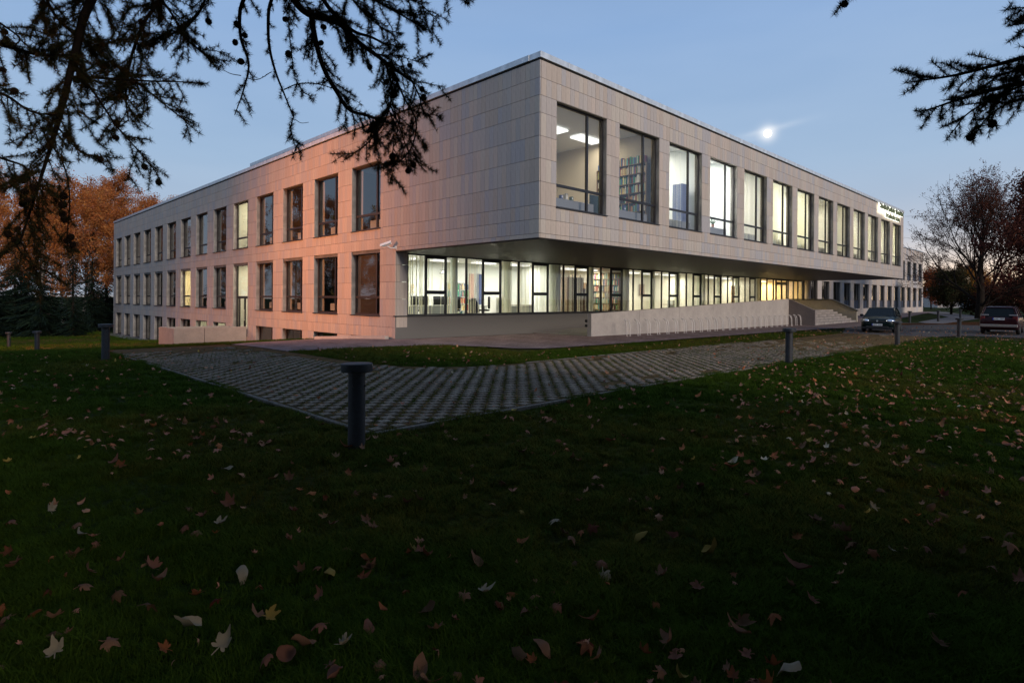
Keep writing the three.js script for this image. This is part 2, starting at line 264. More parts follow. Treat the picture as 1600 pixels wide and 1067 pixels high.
// ---- walls behind the cladding, with their openings
function wallCells(a0, a1, y0, y1, holes) {
  const as = [...new Set([a0, a1, ...holes.flatMap((h) => [h[0], h[1]])])].filter((x) => x >= a0 && x <= a1).sort((p, q) => p - q);
  const ys = [...new Set([y0, y1, ...holes.flatMap((h) => [h[2], h[3]])])].filter((x) => x >= y0 && x <= y1).sort((p, q) => p - q), out = [];
  for (let j = 0; j < ys.length - 1; j++) { let run = null; for (let i = 0; i < as.length - 1; i++) { const ca = (as[i] + as[i + 1]) / 2, cy = (ys[j] + ys[j + 1]) / 2, open = holes.some((h) => ca > h[0] && ca < h[1] && cy > h[2] && cy < h[3]); if (open) { if (run) out.push(run); run = null; } else if (run) run[1] = as[i + 1]; else run = [as[i], as[i + 1], ys[j], ys[j + 1]]; } if (run) out.push(run); }
  return out;
}
const RW = []; for (let k = 0; k < 13; k++) RW.push([14.65 + 3.536 * k, 17.40 + 3.536 * k, 4.72, 8.22]);
const LWv = []; for (let k = 0; k < 14; k++) LWv.push([22.2 + 3.737 * k, 24.64 + 3.737 * k]);
const LU = LWv.map(([a, b]) => [a, b, 4.72, 7.66]), LL = LWv.map(([a, b], k) => (k === 4 ? [a, b, -.62, 3.8] : [a, b, .92, 3.8])), LB = LWv.filter((_, k) => k !== 4).map(([a, b]) => [a, b, -2.2, -.02]);
const WU = [], WL = []; for (let k = 0; k < 14; k++) { const a = 61.9 + 3.6 * k; if (a + 2.4 < 111.6) { WL.push([a, a + 2.35, .80, 3.72]); WU.push([a, a + 2.35, 4.72, 7.5]); } }
const T = .045; // cladding stands this far off the wall
part('outer_wall', wallCells(UC + T, UE, 3.66, 9.34, RW).map(([a, b, y0, y1]) => box(a, b, y0, y1, VC + T, VC + .35)), M.joint, bld);
part('outer_wall', wallCells(VC + .35, VE, 3.66, 9.34, LU).concat(wallCells(VG + T, VE, -2.85, 3.66, [...LL, ...LB])).map(([a, b, y0, y1]) => box(UC + T, UC + .35, y0, y1, a, b)), M.joint, bld);
part('outer_wall', wallCells(60.72, UW, -.4, 9.34, [...WL, ...WU]).map(([a, b, y0, y1]) => box(a, b, y0, y1, VG + T, VG + .35)), M.reveal, bld);
part('outer_wall', [box(UE - .3, UE, 3.66, 9.34, VC + .35, VG), box(UW - .3, UW, -.4, 9.34, VG + .35, 36), box(UC + .35, 32, -2.85, 9.34, VE - .3, VE), box(32, UW - .3, -.4, 9.34, 35.7, 36), box(31.7, 32, -2.85, 9.34, 36, VE - .3)], M.reveal, bld);
part('roof', [box(UC + .36, UE - .31, 9.0, 9.3, VC + .36, 36), box(UC + .36, 31.6, 9.0, 9.3, 36, VE - .31), box(UE, UW - .31, 9.0, 9.3, VG + .36, 35.6)], M.plinth, bld);
// ---- terracotta cladding: one panel per piece
const TONES = [[.515, .425, .345], [.475, .40, .345], [.545, .445, .37], [.44, .395, .365], [.48, .43, .39], [.41, .39, .395], [.525, .46, .385], [.47, .385, .315]].map((c) => c.map((x, i) => lerp(x, [.487, .413, .376][i], .25)));
{
  const geo = (() => { const g = new THREE.BoxGeometry(1, 1, 1).translate(.5, .5, -.5), n = g.toNonIndexed(), p = n.attributes.position, keep = []; for (let i = 0; i < p.count; i += 3) { let back = true; for (let k = 0; k < 3; k++) if (p.getZ(i + k) > -.5) back = false; if (!back) keep.push(i); } const out = new THREE.BufferGeometry(); for (const nm of ['position', 'normal', 'uv']) { const s = n.attributes[nm], a = []; for (const i of keep) for (let k = 0; k < 3; k++) for (let c = 0; c < s.itemSize; c++) a.push(s.array[(i + k) * s.itemSize + c]); out.setAttribute(nm, new THREE.Float32BufferAttribute(a, s.itemSize)); } return out; })();
  const rowsU = [9.34, 8.78, 8.22, 7.66, 6.92, 6.2, 5.46, 4.72, 4.26, 3.80, 3.655], rowsD = [3.8, 3.09, 2.37, 1.64, .92, .45, -.02, -.75, -1.48, -2.2, -2.6];
  const list = [], R = rng(77);
  const cols = (a0, a1, bays, nw, np) => { const e = []; let x = a0; const seg = (p, q, n) => { for (let i = 0; i < n; i++) e.push([lerp(p, q, i / n), lerp(p, q, (i + 1) / n), i % 3 === 2 || i === n - 1]); }; for (const [p, q] of bays) { if (p > x + .01) seg(x, p, Math.max(1, np(p - x))); seg(p, q, nw); x = q; } if (a1 > x + .01) seg(x, a1, Math.max(1, np(a1 - x))); return e; };
  function lay(face, plane, cl, rows, holes, seedk) {
    for (let r = 0; r < rows.length - 1; r++) for (let c = 0; c < cl.length; c++) {
      const [a, b, wide] = cl[c], y1 = rows[r], y0 = rows[r + 1], cy = (y0 + y1) / 2, ca = (a + b) / 2;
      if (holes.some((h) => ca > h[0] && ca < h[1] && cy > h[2] && cy < h[3])) continue;
      if (face === 'v' && cy < land(plane, ca) - .8) continue;
      let t = Math.floor(hash2(c, r, seedk) * 8); if (hash2(c, r, seedk + 1) < .5) t = Math.floor(hash2(Math.floor(c / 3), Math.floor(r / 2), seedk + 2) * 8);
      const g = wide ? .0055 : .002;
      list.push({ face, plane, a: a + .003, b: b - g, y0: y0 + .006, y1: y1 - .006, t, proud: R() * .0015 });
    }
  }
  lay('u', VC, cols(UC + .055, UE - .02, RW, 12, (d) => Math.round(d / .25)), rowsU, RW, 1);
  lay('v', UC, cols(VC, VE - .01, LWv, 11, (d) => Math.round(d / .22)), rowsU.slice(0, 10), LU, 11);
  lay('v', UC, cols(VC, VG - .005, [], 1, () => 36), [3.80, 3.655], [], 15);
  lay('v', UC, cols(VG, VE - .01, LWv, 11, (d) => Math.round(d / .22)), rowsD, [...LL, ...LB], 21);
  lay('u', VG, [[UC + .05, UC + .22, false], [UC + .22, UC + .42, false], [UC + .42, UC + .60, true]], rowsD.slice(0, 6).map((y, i) => i ? y : 3.63), [], 31);
  lay('u', VG, cols(UE + .02, UW - .01, WL, 4, (d) => Math.max(1, Math.round(d / .6))), [9.34, 8.4, 7.5, 6.6, 5.66, 4.72, 3.72, 2.75, 1.78, .8, -.2], [...WL, ...WU], 41);
  const qv = new THREE.Quaternion().setFromAxisAngle(V3(0, 1, 0), -Math.PI / 2);
  for (const t of list) {
    const d = T - .006, w = t.b - t.a, h = t.y1 - t.y0;
    t.pos = t.face === 'u' ? UV(t.a, t.y0, t.plane - t.proud) : UV(t.plane - t.proud, t.y0, t.a).add(V3(0, 0, 0));
    t.q = t.face === 'u' ? null : qv; t.s = V3(w, h, d);
    const c = t.face === 'u' ? UV((t.a + t.b) / 2, (t.y0 + t.y1) / 2, t.plane) : UV(t.plane, (t.y0 + t.y1) / 2, (t.a + t.b) / 2);
    if (t.face === 'v') t.pos = UV(t.plane - t.proud, t.y0, t.b); // the box runs along -v after the turn
    const a = project(c), n = t.face === 'u' ? UV(0, 0, -1) : UV(-1, 0, 0), to = V3(0, EYE, 0).sub(c), F = a[2];
    t.area = w * h * Math.abs(n.dot(to)) / (to.length() * F * F);
  }
  if (list.some((t) => t.face === 'v')) for (const t of list) if (t.face === 'v') t.q = new THREE.Quaternion().setFromAxisAngle(V3(0, 1, 0), -Math.PI / 2);
  list.sort((a, b) => b.area - a.area);
  const tm = TONES.map((c) => { const m = M.tile.clone(); m.color.setRGB(...c); return m; });
  const rest = [], rc = [];
  list.forEach((t, k) => {
    // after a quarter turn the unit box (x 0..1, z -1..0) lies along +z: start it at the larger v
    const p = t.pos.clone();
    if (k < 300) { const m = new THREE.Mesh(geo, tm[t.t]); m.name = 'tile'; m.position.copy(p).sub(bld.position); if (t.q) m.quaternion.copy(t.q); m.scale.copy(t.s); m.castShadow = m.receiveShadow = true; bld.add(m); } else { rest.push(M4(p, t.q, t.s)); rc.push(new THREE.Color().setRGB(...TONES[t.t])); }
  });
  inst('tile_cladding', geo, M.tile, rest, rc, bld);
}
// ---- coping: folded zinc sections over a dark shadow gap
for (let u = UC - .03; u < UE; u += 1.42) part('coping', rbox(u + .003, Math.min(UE + .03, u + 1.417), 9.40, 9.60, VC - .05, VC + .45, .012), M.zinc, bld);
for (let v = VC + .455; v < VE; v += 3.0) part('coping', rbox(UC - .05, UC + .45, 9.40, 9.60, v + .003, Math.min(VE + .03, v + 2.997), .012), M.zinc, bld);
for (let u = UE + .04; u < UW; u += 4) part('coping', rbox(u + .003, Math.min(UW + .03, u + 3.997), 9.40, 9.55, VG - .05, VG + .45, .012), M.zinc, bld);
part('coping_gap', [box(UC + .02, UE - .02, 9.342, 9.405, VC + .02, VC + .3), box(UC + .02, UC + .3, 9.342, 9.405, VC + .301, VE - .02), box(UE + .02, UW - .02, 9.342, 9.405, VG + .02, VG + .3)], M.black, bld);
for (let u = UC + 1.39; u < UE - 1; u += 1.42) part('coping_seam', box(u - .01, u + .01, 9.60, 9.612, VC - .052, VC + .45), M.zinc, bld);
// ---- roof storeys set back from the edge
{
  const r = part('roof_storey', box(17.5, 27, 9.3, 11.68, 32.4, 46.4), M.reveal, bld);
  part('roof_edge', [box(17.42, 27.08, 11.70, 11.92, 32.3, 46.5)], M.zinc, r);
  part('roof_panel', [box(17.46, 17.495, 9.4, 11.66, 32.4, 35.8), box(17.46, 17.495, 9.4, 11.66, 35.82, 39.3), box(17.46, 17.495, 9.4, 11.66, 39.32, 42.8), box(17.46, 17.495, 9.4, 11.66, 42.82, 46.4), box(17.46, 26.9, 9.4, 11.66, 32.35, 32.395)], std(.47, .41, .37, .8, { map: grain }), r);
  const s = part('roof_storey', box(92, 101, 9.3, 11.9, 25, 32), M.reveal, bld); part('roof_edge', box(91.9, 101.1, 11.9, 12.15, 24.9, 32.1), M.zinc, s);
}
// ---- soffit of the cantilever: metal strips
{
  let u = UC + .02; const b = [];
  for (let k = 0; u < UE - .05; k++, u += .62) part('soffit_panel', box(u + .005, Math.min(UE, u + .615), 3.615, 3.65, VC + .02, VG + .3), M.soffit, bld);
  part('soffit_slab', [box(UC + .36, UE - .3, 3.66, 4.05, VC + .36, VG + 6)], M.joint, bld);
}
// ---- windows
function windowV(kind, [a, b, y0, y1], o = {}) { // in a wall facing the entrance court (normal -v), plane p
  const p = o.p ?? VC, d = p + .16, fw = .07, mu = lerp(a, b, .665), tr = o.tr ?? 5.49, n = part('window', [box(a, b, y0, y0 + fw, d, d + .07), box(a, b, y1 - fw, y1, d, d + .07), box(a, a + fw, y0 + fw, y1 - fw, d, d + .07), box(b - fw, b, y0 + fw, y1 - fw, d, d + .07), box(mu - .045, mu + .045, y0 + fw, y1 - fw, d - .004, d + .07), box(a + fw, mu - .045, tr - .045, tr + .045, d, d + .07), box(mu + .045, b - fw, tr - .045, tr + .045, d, d + .07)], M.frame, bld);
  for (const [x0, x1, z0, z1] of [[a + fw, mu - .045, y0 + fw, tr - .045], [a + fw, mu - .045, tr + .045, y1 - fw], [mu + .045, b - fw, y0 + fw, tr - .045], [mu + .045, b - fw, tr + .045, y1 - fw]]) part('pane', new THREE.PlaneGeometry(x1 - x0, z1 - z0).translate((x0 + x1) / 2, (z0 + z1) / 2, -(d + .035)), o.glass ?? M.glass, n);
  part('sill', rbox(a - .02, b + .03, y0 - .035, y0 - .002, p - .05, d - .002, .008), M.frame, n);
  part('reveal', [box(a - .001, a + .012, y0, y1, p + .01, d - .003), box(b - .012, b + .001, y0, y1, p + .01, d - .003), box(a + .013, b - .013, y1 - .012, y1 - .0, p + .01, d - .003)], M.reveal, n);
  return n;
}
function windowU([a, b, y0, y1], o = {}) { // in the side wall (normal -u); a..b along v
  const d = UC + .21, fw = .08, mu = lerp(a, b, .25), tr = o.tr, B = (v0, v1, q0, q1, w0 = d, w1 = d + .07) => box(w0, w1, q0, q1, v0, v1);
  const fr = [B(a, b, y0, y0 + fw), B(a, b, y1 - fw, y1), B(a, a + fw, y0 + fw, y1 - fw), B(b - fw, b, y0 + fw, y1 - fw), B(mu - .05, mu + .05, y0 + fw, y1 - fw, d - .004)];
  const panes = [];
  if (tr) { fr.push(B(a + fw, mu - .05, tr - .05, tr + .05), B(mu + .05, b - fw, tr - .05, tr + .05)); panes.push([a + fw, mu - .05, y0 + fw, tr - .05], [a + fw, mu - .05, tr + .05, y1 - fw], [mu + .05, b - fw, y0 + fw, tr - .05], [mu + .05, b - fw, tr + .05, y1 - fw]); } else panes.push([a + fw, mu - .05, y0 + fw, y1 - fw], [mu + .05, b - fw, y0 + fw, y1 - fw]);
  const n = part('window', fr, M.frameDark, bld);
  for (const [v0, v1, q0, q1] of panes) part('pane', new THREE.PlaneGeometry(v1 - v0, q1 - q0).rotateY(-Math.PI / 2).translate(d + .035, (q0 + q1) / 2, -(v0 + v1) / 2), o.glass ?? M.coated, n);
  part('sill', rbox(UC - .06, d - .002, y0 - .04, y0 - .002, a - .03, b + .03, .008), M.frameDark, n);
  part('reveal', [box(UC + .01, d - .003, y0, y1, a - .001, a + .012), box(UC + .01, d - .003, y0, y1, b - .012, b + .001), box(UC + .01, d - .003, y1 - .012, y1, a + .013, b - .013)], M.reveal, n);
  return n;
}
RW.forEach((w) => windowV('window', w));
LU.forEach((w, k) => windowU(w, { tr: 5.42, glass: k === 4 ? M.glass : M.coated }));
LL.forEach((w, k) => { if (k !== 4) windowU(w, { tr: 1.72, glass: k === 7 ? M.glass : M.coated }); });
LB.forEach((w) => windowU(w, { glass: M.coated }));
{ // the lit side door under its tall light
  const [a, b] = LWv[4], d = UC + .21, n = part('side_door', [box(d, d + .08, -.62, 3.8, a, a + .08), box(d, d + .08, -.62, 3.8, b - .08, b), box(d, d + .08, 3.72, 3.8, a + .08, b - .08), box(d, d + .08, 1.58, 1.74, a + .08, b - .08), box(d, d + .08, -.62, 1.58, lerp(a, b, .45) - .06, lerp(a, b, .45) + .06), box(d, d + .08, -.62, 1.58, b - .5, b - .4), box(d, d + .08, -.62, -.3, a + .08, lerp(a, b, .45) - .06)], M.frame, bld);
  for (const [v0, v1, q0, q1] of [[a + .08, b - .08, 1.74, 3.72], [a + .08, lerp(a, b, .45) - .06, -.3, 1.58], [lerp(a, b, .45) + .06, b - .5, -.6, 1.58], [b - .4, b - .08, -.6, 1.58]]) part('pane', new THREE.PlaneGeometry(v1 - v0, q1 - q0).rotateY(-Math.PI / 2).translate(d + .04, (q0 + q1) / 2, -(v0 + v1) / 2), M.glass, n);
  part('handle', [cyl(UV(d - .06, .2, a + .95), UV(d - .06, .9, a + .95), .015, .015, 6), cyl(UV(d - .06, .25, a + .95), UV(d, .25, a + .95), .01, .01, 5), cyl(UV(d - .06, .85, a + .95), UV(d, .85, a + .95), .01, .01, 5)], M.steel, n);
  part('reveal', [box(UC + .01, d - .003, -.62, 3.8, a - .001, a + .012), box(UC + .01, d - .003, -.62, 3.8, b - .012, b + .001)], M.reveal, n);
}
for (const [set, tr] of [[WU, 5.7], [WL, 1.75]]) for (const [a, b, y0, y1] of set) { // back wing: tall lights over blue-grey apron panels
  const d = VG + .18, n = part('window', [box(a, b, y1 - .07, y1, d, d + .07), box(a, a + .07, y0, y1 - .07, d, d + .07), box(b - .07, b, y0, y1 - .07, d, d + .07), box(lerp(a, b, .62) - .04, lerp(a, b, .62) + .04, y0, y1 - .07, d - .003, d + .07), box(a + .07, b - .07, tr - .05, tr + .05, d + .003, d + .066)], M.frame, bld);
  part('pane', new THREE.PlaneGeometry(b - a - .14, y1 - .07 - tr - .05).translate((a + b) / 2, (y1 - .07 + tr + .05) / 2, -(d + .035)), M.coated, n);
  part('apron_panel', box(a + .07, b - .07, y0, tr - .05, d + .02, d + .05), std(.05, .065, .10, .4), n);
}
// ---- ground-floor ribbon of glazing under the cantilever
const RIB = [14.46, 17.76, 21.22, 24.70, 28.08, 31.42, 34.74, 38.02, 41.24, 44.40, 47.52, 50.60];
const y0R = .95, y1R = 3.60, dR = VG + .05;
for (let k = 0; k < 11; k++) {
  const a = RIB[k], b = RIB[k + 1], p = lerp(a, b, .30), q = lerp(a, b, .63), f = .04, H = (x0, x1, z0, z1, e = 0) => box(x0, x1, z0, z1, dR - e, dR + .08);
  const n = part('window', [H(a, a + f, y0R, y1R), H(p - .05, p + .05, y0R, y1R, .002), H(q - .05, q + .05, y0R, y1R, .002), H(b - f, b - .001, y0R, y1R), H(a + f, p - .05, y0R, y0R + .05), H(p + .05, q - .05, y0R, y0R + .05), H(q + .05, b - f, y0R, y0R + .05), H(a + f, p - .05, y1R - .06, y1R), H(q + .05, b - f, y1R - .06, y1R), H(p + .05, q - .05, y1R - .17, y1R), H(p + .05, q - .05, 1.87, 2.03)], M.frame, bld);
  for (const [x0, x1, z0, z1] of [[a + f, p - .05, y0R + .05, y1R - .06], [p + .05, q - .05, y0R + .05, 1.87], [p + .05, q - .05, 2.03, y1R - .17], [q + .05, b - f, y0R + .05, y1R - .06]]) part('pane', new THREE.PlaneGeometry(x1 - x0, z1 - z0).translate((x0 + x1) / 2, (z0 + z1) / 2, -(dR + .04)), M.glass, n);
}
part('plinth', [box(UC + .004, 50.6, -.6, .90, VG + .0, VG + .34)], M.plinth, bld);
part('sill', rbox(UC - .03, 50.6, .902, .948, VG - .06, VG + .12, .008), M.frame, bld);
// entrance lobby glazing
{
  const a = 50.62, b = 60.3, E = [50.62, 51.9, 53.3, 53.9, 55.15, 56.35, 56.75, 58.0, 59.15, 60.3], n = part('lobby_glazing', [box(a, b, 3.50, 3.61, VG + .05, VG + .15), box(a, b, .93, 1.0, VG + .05, VG + .15), ...E.map((x) => box(x - .05, x + .05, 1.0, 3.5, VG + .05, VG + .15)), box(53.95, 56.3, 3.22, 3.34, VG + .045, VG + .148)], M.frame, bld);
  for (let k = 0; k < 9; k++) { const dr = k === 3 || k === 4; if (!dr) part('pane', new THREE.PlaneGeometry(E[k + 1] - E[k] - .1, 2.5).translate((E[k] + E[k + 1]) / 2, 2.25, -(VG + .1)), M.glass, n); }
  for (const [x0, x1] of [[53.95, 55.1], [55.2, 56.3]]) {
    const d = part('door', [box(x0, x0 + .09, 1.01, 3.2, VG + .06, VG + .12), box(x1 - .09, x1, 1.01, 3.2, VG + .06, VG + .12), box(x0 + .09, x1 - .09, 3.1, 3.2, VG + .06, VG + .12), box(x0 + .09, x1 - .09, 1.01, 1.14, VG + .06, VG + .12)], M.frame, bld);
    part('pane', new THREE.PlaneGeometry(x1 - x0 - .18, 1.96).translate((x0 + x1) / 2, 2.12, -(VG + .09)), M.glass, d);
    part('handle', cyl(UV(x0 + .14, 1.8, VG), UV(x0 + .14, 2.3, VG), .016, .016, 6), M.steel, d);
  }
  part('column', new THREE.CylinderGeometry(.26, .26, 2.68, 20).translate(60.2, 2.28, -(VG - .45)), M.concrete, bld);
  part('notice_plate', box(61.1, 61.5, 2.05, 2.65, VG + .02, VG + .035), M.whiteMetal, bld);
}
// ---- rooms that show through the glass
function room(u0, u1, v0, v1, y0, y1, o = {}) {
  const w = o.wall || M.plaster, th = .08;
  part('interior_wall', [box(u0, u1, y0, y1, v1, v1 + th), box(u0 - th, u0 - .001, y0, y1, v0, v1 + th), box(u1 + .001, u1 + th, y0, y1, v0, v1 + th)], w, bld);
  part('ceiling', box(u0 - th, u1 + th, y1 + .002, y1 + .08, v0, v1 + th), M.ceiling, bld);
  part('floor', box(u0 - th, u1 + th, y0 - .08, y0 - .002, v0, v1 + th), o.floor || M.floor, bld);
  if (o.light) {
    const n = o.n || 1, warm = o.warm;
    for (let k = 0; k < n; k++) {
      const uc = lerp(u0, u1, (k + .5) / n), vc = o.lv ?? lerp(v0, v1, .5), lw = o.lw ?? 1.4, ld = o.ld ?? .5, I = o.light * (o.ld ? 1 : .6);
      const lamp = part('ceiling_lamp', rbox(uc - lw / 2, uc + lw / 2, y1 - .10, y1 - .03, vc - ld / 2, vc + ld / 2, .01), warm ? M.lampWarm : M.lampCool, bld);
      const L = new THREE.RectAreaLight(new THREE.Color(...(o.tint || (warm ? [1, .78, .42] : [1, .97, .86]))), I, lw, ld); L.position.set(uc, y1 - .115, -vc); L.rotation.x = -Math.PI / 2; scene.add(L);
    }
  }
}
const vI = VC + .36, up0 = 4.12, up1 = 8.62;
room(14.3, 21.25, vI, 18.6, up0, up1, { light: 17, n: 3, lw: 1.5, ld: .6, wall: std(.52, .45, .33, .9), tint: [1, .93, .78] });
room(21.42, 24.75, vI, 18.0, up0, up1, { light: 170, n: 1, wall: M.plasterCool });
room(24.92, 28.3, vI, 17.0, up0, up1, { light: 330, n: 1, wall: M.plasterCool, tint: [1, 1, .94] });
room(28.47, 31.85, vI, 18.0, up0, up1, { light: 200, n: 1 });
room(32.02, 38.95, vI, 17.6, up0, up1, { light: 260, n: 2, tint: [1, .98, .84] });
room(39.12, 46.0, vI, 18.0, up0, up1, { light: 125, n: 2, tint: [1, .95, .74] });
room(46.17, 53.1, vI, 18.0, up0, up1, { light: 140, n: 2, tint: [1, .95, .76] });
room(53.27, 60.3, vI, 18.0, up0, up1, { light: 150, n: 2, tint: [1, .95, .76] });
const gI = VG + .36, g0 = .62, g1 = 3.61;
room(14.3, 24.6, gI, 25.1, g0, g1, { light: 84, n: 4, wall: M.plasterCool, tint: [1, .99, .82] });
room(24.78, 31.2, gI, 26, g0, g1, { light: 62, n: 3, tint: [1, .92, .68] });
room(31.38, 41.1, gI, 26, g0, g1, { light: 86, n: 4, tint: [1, .95, .70] });
room(41.3, 50.45, gI, 26, g0, g1, { light: 74, n: 4, tint: [1, .93, .65] });
room(50.62, 60.4, VG + .16, 28, .93, 3.61, { light: 170, n: 4, warm: true, wall: M.plasterWarm });
// side front: dark rooms, with three lit ones
const lu = UC + .36;
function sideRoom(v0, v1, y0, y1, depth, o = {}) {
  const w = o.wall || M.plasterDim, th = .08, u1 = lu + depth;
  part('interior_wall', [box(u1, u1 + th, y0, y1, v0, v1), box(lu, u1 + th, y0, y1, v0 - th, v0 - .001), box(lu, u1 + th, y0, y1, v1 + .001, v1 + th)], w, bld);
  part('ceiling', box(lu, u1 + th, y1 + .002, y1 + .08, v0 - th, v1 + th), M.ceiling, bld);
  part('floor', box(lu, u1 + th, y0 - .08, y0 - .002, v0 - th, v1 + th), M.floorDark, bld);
  if (o.light) {
    part('ceiling_lamp', rbox(lu + depth * .5 - .16, lu + depth * .5 + .16, y1 - .10, y1 - .03, (v0 + v1) / 2 - .6, (v0 + v1) / 2 + .6, .01), M.lampCool, bld);
    const L = new THREE.RectAreaLight(new THREE.Color(1, .93, .62), o.light, .32, 1.2); L.position.set(lu + depth * .5, y1 - .115, -(v0 + v1) / 2); L.rotation.x = -Math.PI / 2; scene.add(L);
  }
}
part('roller_blind', box(lu - .06, lu - .03, .93, 3.79, LWv[0][0] - .2, LWv[0][1] + .25), std(.07, .045, .028, .8), bld);
const bay = (k) => 22.2 + 3.737 * k - .62;
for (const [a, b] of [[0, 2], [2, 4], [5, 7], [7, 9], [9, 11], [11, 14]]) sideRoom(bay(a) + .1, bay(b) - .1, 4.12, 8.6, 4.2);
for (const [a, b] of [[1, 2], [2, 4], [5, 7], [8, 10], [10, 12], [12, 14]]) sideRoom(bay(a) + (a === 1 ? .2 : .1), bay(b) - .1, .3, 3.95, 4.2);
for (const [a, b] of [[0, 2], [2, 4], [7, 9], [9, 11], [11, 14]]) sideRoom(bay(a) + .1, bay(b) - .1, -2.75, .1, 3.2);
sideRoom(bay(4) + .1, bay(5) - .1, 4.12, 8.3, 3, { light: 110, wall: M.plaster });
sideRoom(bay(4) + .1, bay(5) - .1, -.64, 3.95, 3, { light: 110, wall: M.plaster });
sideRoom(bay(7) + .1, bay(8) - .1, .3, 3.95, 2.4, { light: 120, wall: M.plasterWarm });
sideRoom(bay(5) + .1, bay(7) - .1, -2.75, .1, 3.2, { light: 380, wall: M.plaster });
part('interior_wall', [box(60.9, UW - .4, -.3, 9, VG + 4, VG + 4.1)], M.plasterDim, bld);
part('floor', [box(60.9, UW - .4, 4.0, 4.2, VG + .36, VG + 4), box(60.9, UW - .4, -.3, .1, VG + .36, VG + 4)], M.floorDark, bld);
// columns behind the ribbon glazing, roller units, blinds, radiators
for (let k = 1; k < 11; k++) part('column', new THREE.CylinderGeometry(.17, .17, g1 - g0, 14).translate(RIB[k] - .3, (g0 + g1) / 2, -(VG + .62)), std(.46, .50, .44, .8), bld);
function blind(u0, u1, y0, y1, v, ang, step = .105, skip = 0, seed = 1) {
  const R = rng(seed), a = []; for (let u = u0; u < u1; u += step) { if (R() < skip) continue; a.push(new THREE.BoxGeometry(.089, y1 - y0, .002).rotateY(ang + (R() - .5) * .22).translate(u + .045, (y0 + y1) / 2, -v)); }
  if (a.length) part('vertical_blind', a, M.blind, bld);
}
const bv = VC + .42;
[[2, 21.72, 23.4, .5], [4, 28.9, 31.6, .25], [5, 32.4, 35.0, .9], [6, 36.0, 38.6, 1.0], [7, 39.5, 42.0, .25], [8, 43.1, 45.6, .35], [9, 46.6, 48.6, .45], [10, 50.1, 52.2, .5], [11, 53.6, 55.6, .5], [12, 57.2, 59.7, .5]].forEach(([k, a, b, an]) => blind(a, b, 4.85, 8.2, bv, an, .105, .02, 40 + k));
for (let k = 0; k < 13; k++) part('radiator', [rbox(RW[k][0] + .12, RW[k][1] - .1, 4.72, 5.16, VC + .5, VC + .6, .015)], M.radiator, bld);
const gv = VG + .30;
[[14.55, 15.35, .45, .12], [15.5, 16.5, .6, .5], [16.6, 17.3, .5, .45], [17.85, 18.7, .55, .12], [20.05, 20.95, .3, .03], [21.3, 22.2, .35, .05], [22.3, 23.4, .45, .06], [23.45, 24.5, .45, .02], [24.8, 25.7, .95, .2], [25.75, 27.0, .9, .25], [27.0, 27.8, .45, .05], [28.2, 29.1, .95, .3], [30.2, 31.2, .6, .05], [31.6, 32.5, .6, .05], [32.5, 33.7, .35, 0], [33.7, 34.5, .5, 0], [35.0, 35.8, .5, .06], [36.9, 37.8, .5, .0], [38.2, 39.0, .45, .06], [41.1, 41.5, .4, 0], [39.0, 40.2, .4, 0], [40.2, 41.0, .6, 0], [41.5, 42.3, .5, 0], [42.3, 43.4, .35, 0], [43.4, 44.1, .5, 0], [44.7, 45.5, .5, .05], [46.5, 47.2, .5, 0], [47.6, 48.4, .5, 0]].forEach(([a, b, an, sk], i) => blind(a, b, .97, 3.54, gv, an, .10, sk, 80 + i));
for (let k = 0; k < 14; k++) for (const [y, wi] of [[4.78, LU[k]], [.98, LL[k]]]) { if (k === 4 || (k === 7 && y < 2)) continue; part('curtain', new THREE.PlaneGeometry(.34, 2.75, 8, 1).rotateY(-Math.PI / 2).translate(lu + .06, y + 1.4, -(wi[1] - .12)), std(.42, .39, .32, .95, { side: THREE.DoubleSide }), bld); part('radiator', rbox(lu + .08, lu + .2, y + .06, y + .42, wi[0] + .25, wi[0] + 1.55, .02), std(.58, .54, .46, .5), bld); }

// ================================================================ FURNITURE SEEN THROUGH THE GLASS
const uAt = (px, v) => { const d = ray(px, 450); return d.x / -d.z * v; };
function bookcase(label, at, turn, W, H, rows, mat, seed) { // at: left foot of its front; the front looks along its own +z
  const t = thing('bookcase', label, 'bookcase', at, undefined, turn, true), d = .3, th = .024, nb = Math.max(1, Math.round(W / .8)), bx = (x0, x1, y0, y1, z0, z1) => new THREE.BoxGeometry(x1 - x0, y1 - y0, z1 - z0).translate((x0 + x1) / 2, (y0 + y1) / 2, (z0 + z1) / 2);
  for (let i = 0; i <= nb; i++) { const x = W * i / nb; part('side_panel', bx(x - th / 2, x + th / 2, 0, H, -d, 0), mat, t); }
  part('back_panel', bx(th, W - th, 0, H, -d - .012, -d - .001), mat, t);
  const R = rng(seed), hh = H / rows;
  for (let r = 0; r <= rows; r++) for (let i = 0; i < nb; i++) {
    const y = (H - .02) * r / rows, a = W * i / nb + th / 2 + .001, b = W * (i + 1) / nb - th / 2 - .001; part('shelf', bx(a, b, y, y + .02, -d, -.004), mat, t);
    const g = []; let x = a + .01; while (x < b - .05) { const w = .022 + R() * .04, h = (hh - .03) * (.62 + R() * .34); if (R() < .07) { x += .07; continue; } const k = bx(x, Math.min(b - .005, x + w - .003), y + .021, y + .021 + h, -.05 - .2 * (.8 + .3 * R()), -.03 - .04 * R()), c = BP[Math.floor(R() * BP.length)], n = k.attributes.position.count, col = new Float32Array(n * 3); for (let q = 0; q < n; q++) col.set(c, q * 3); k.setAttribute('color', new THREE.BufferAttribute(col, 3)); g.push(k); x += w; }
    if (g.length && (r < rows || seed === 5)) part('books', g, bookMat, t, 'stuff');
  }
  return t;
}
const QT = -Math.PI / 2;
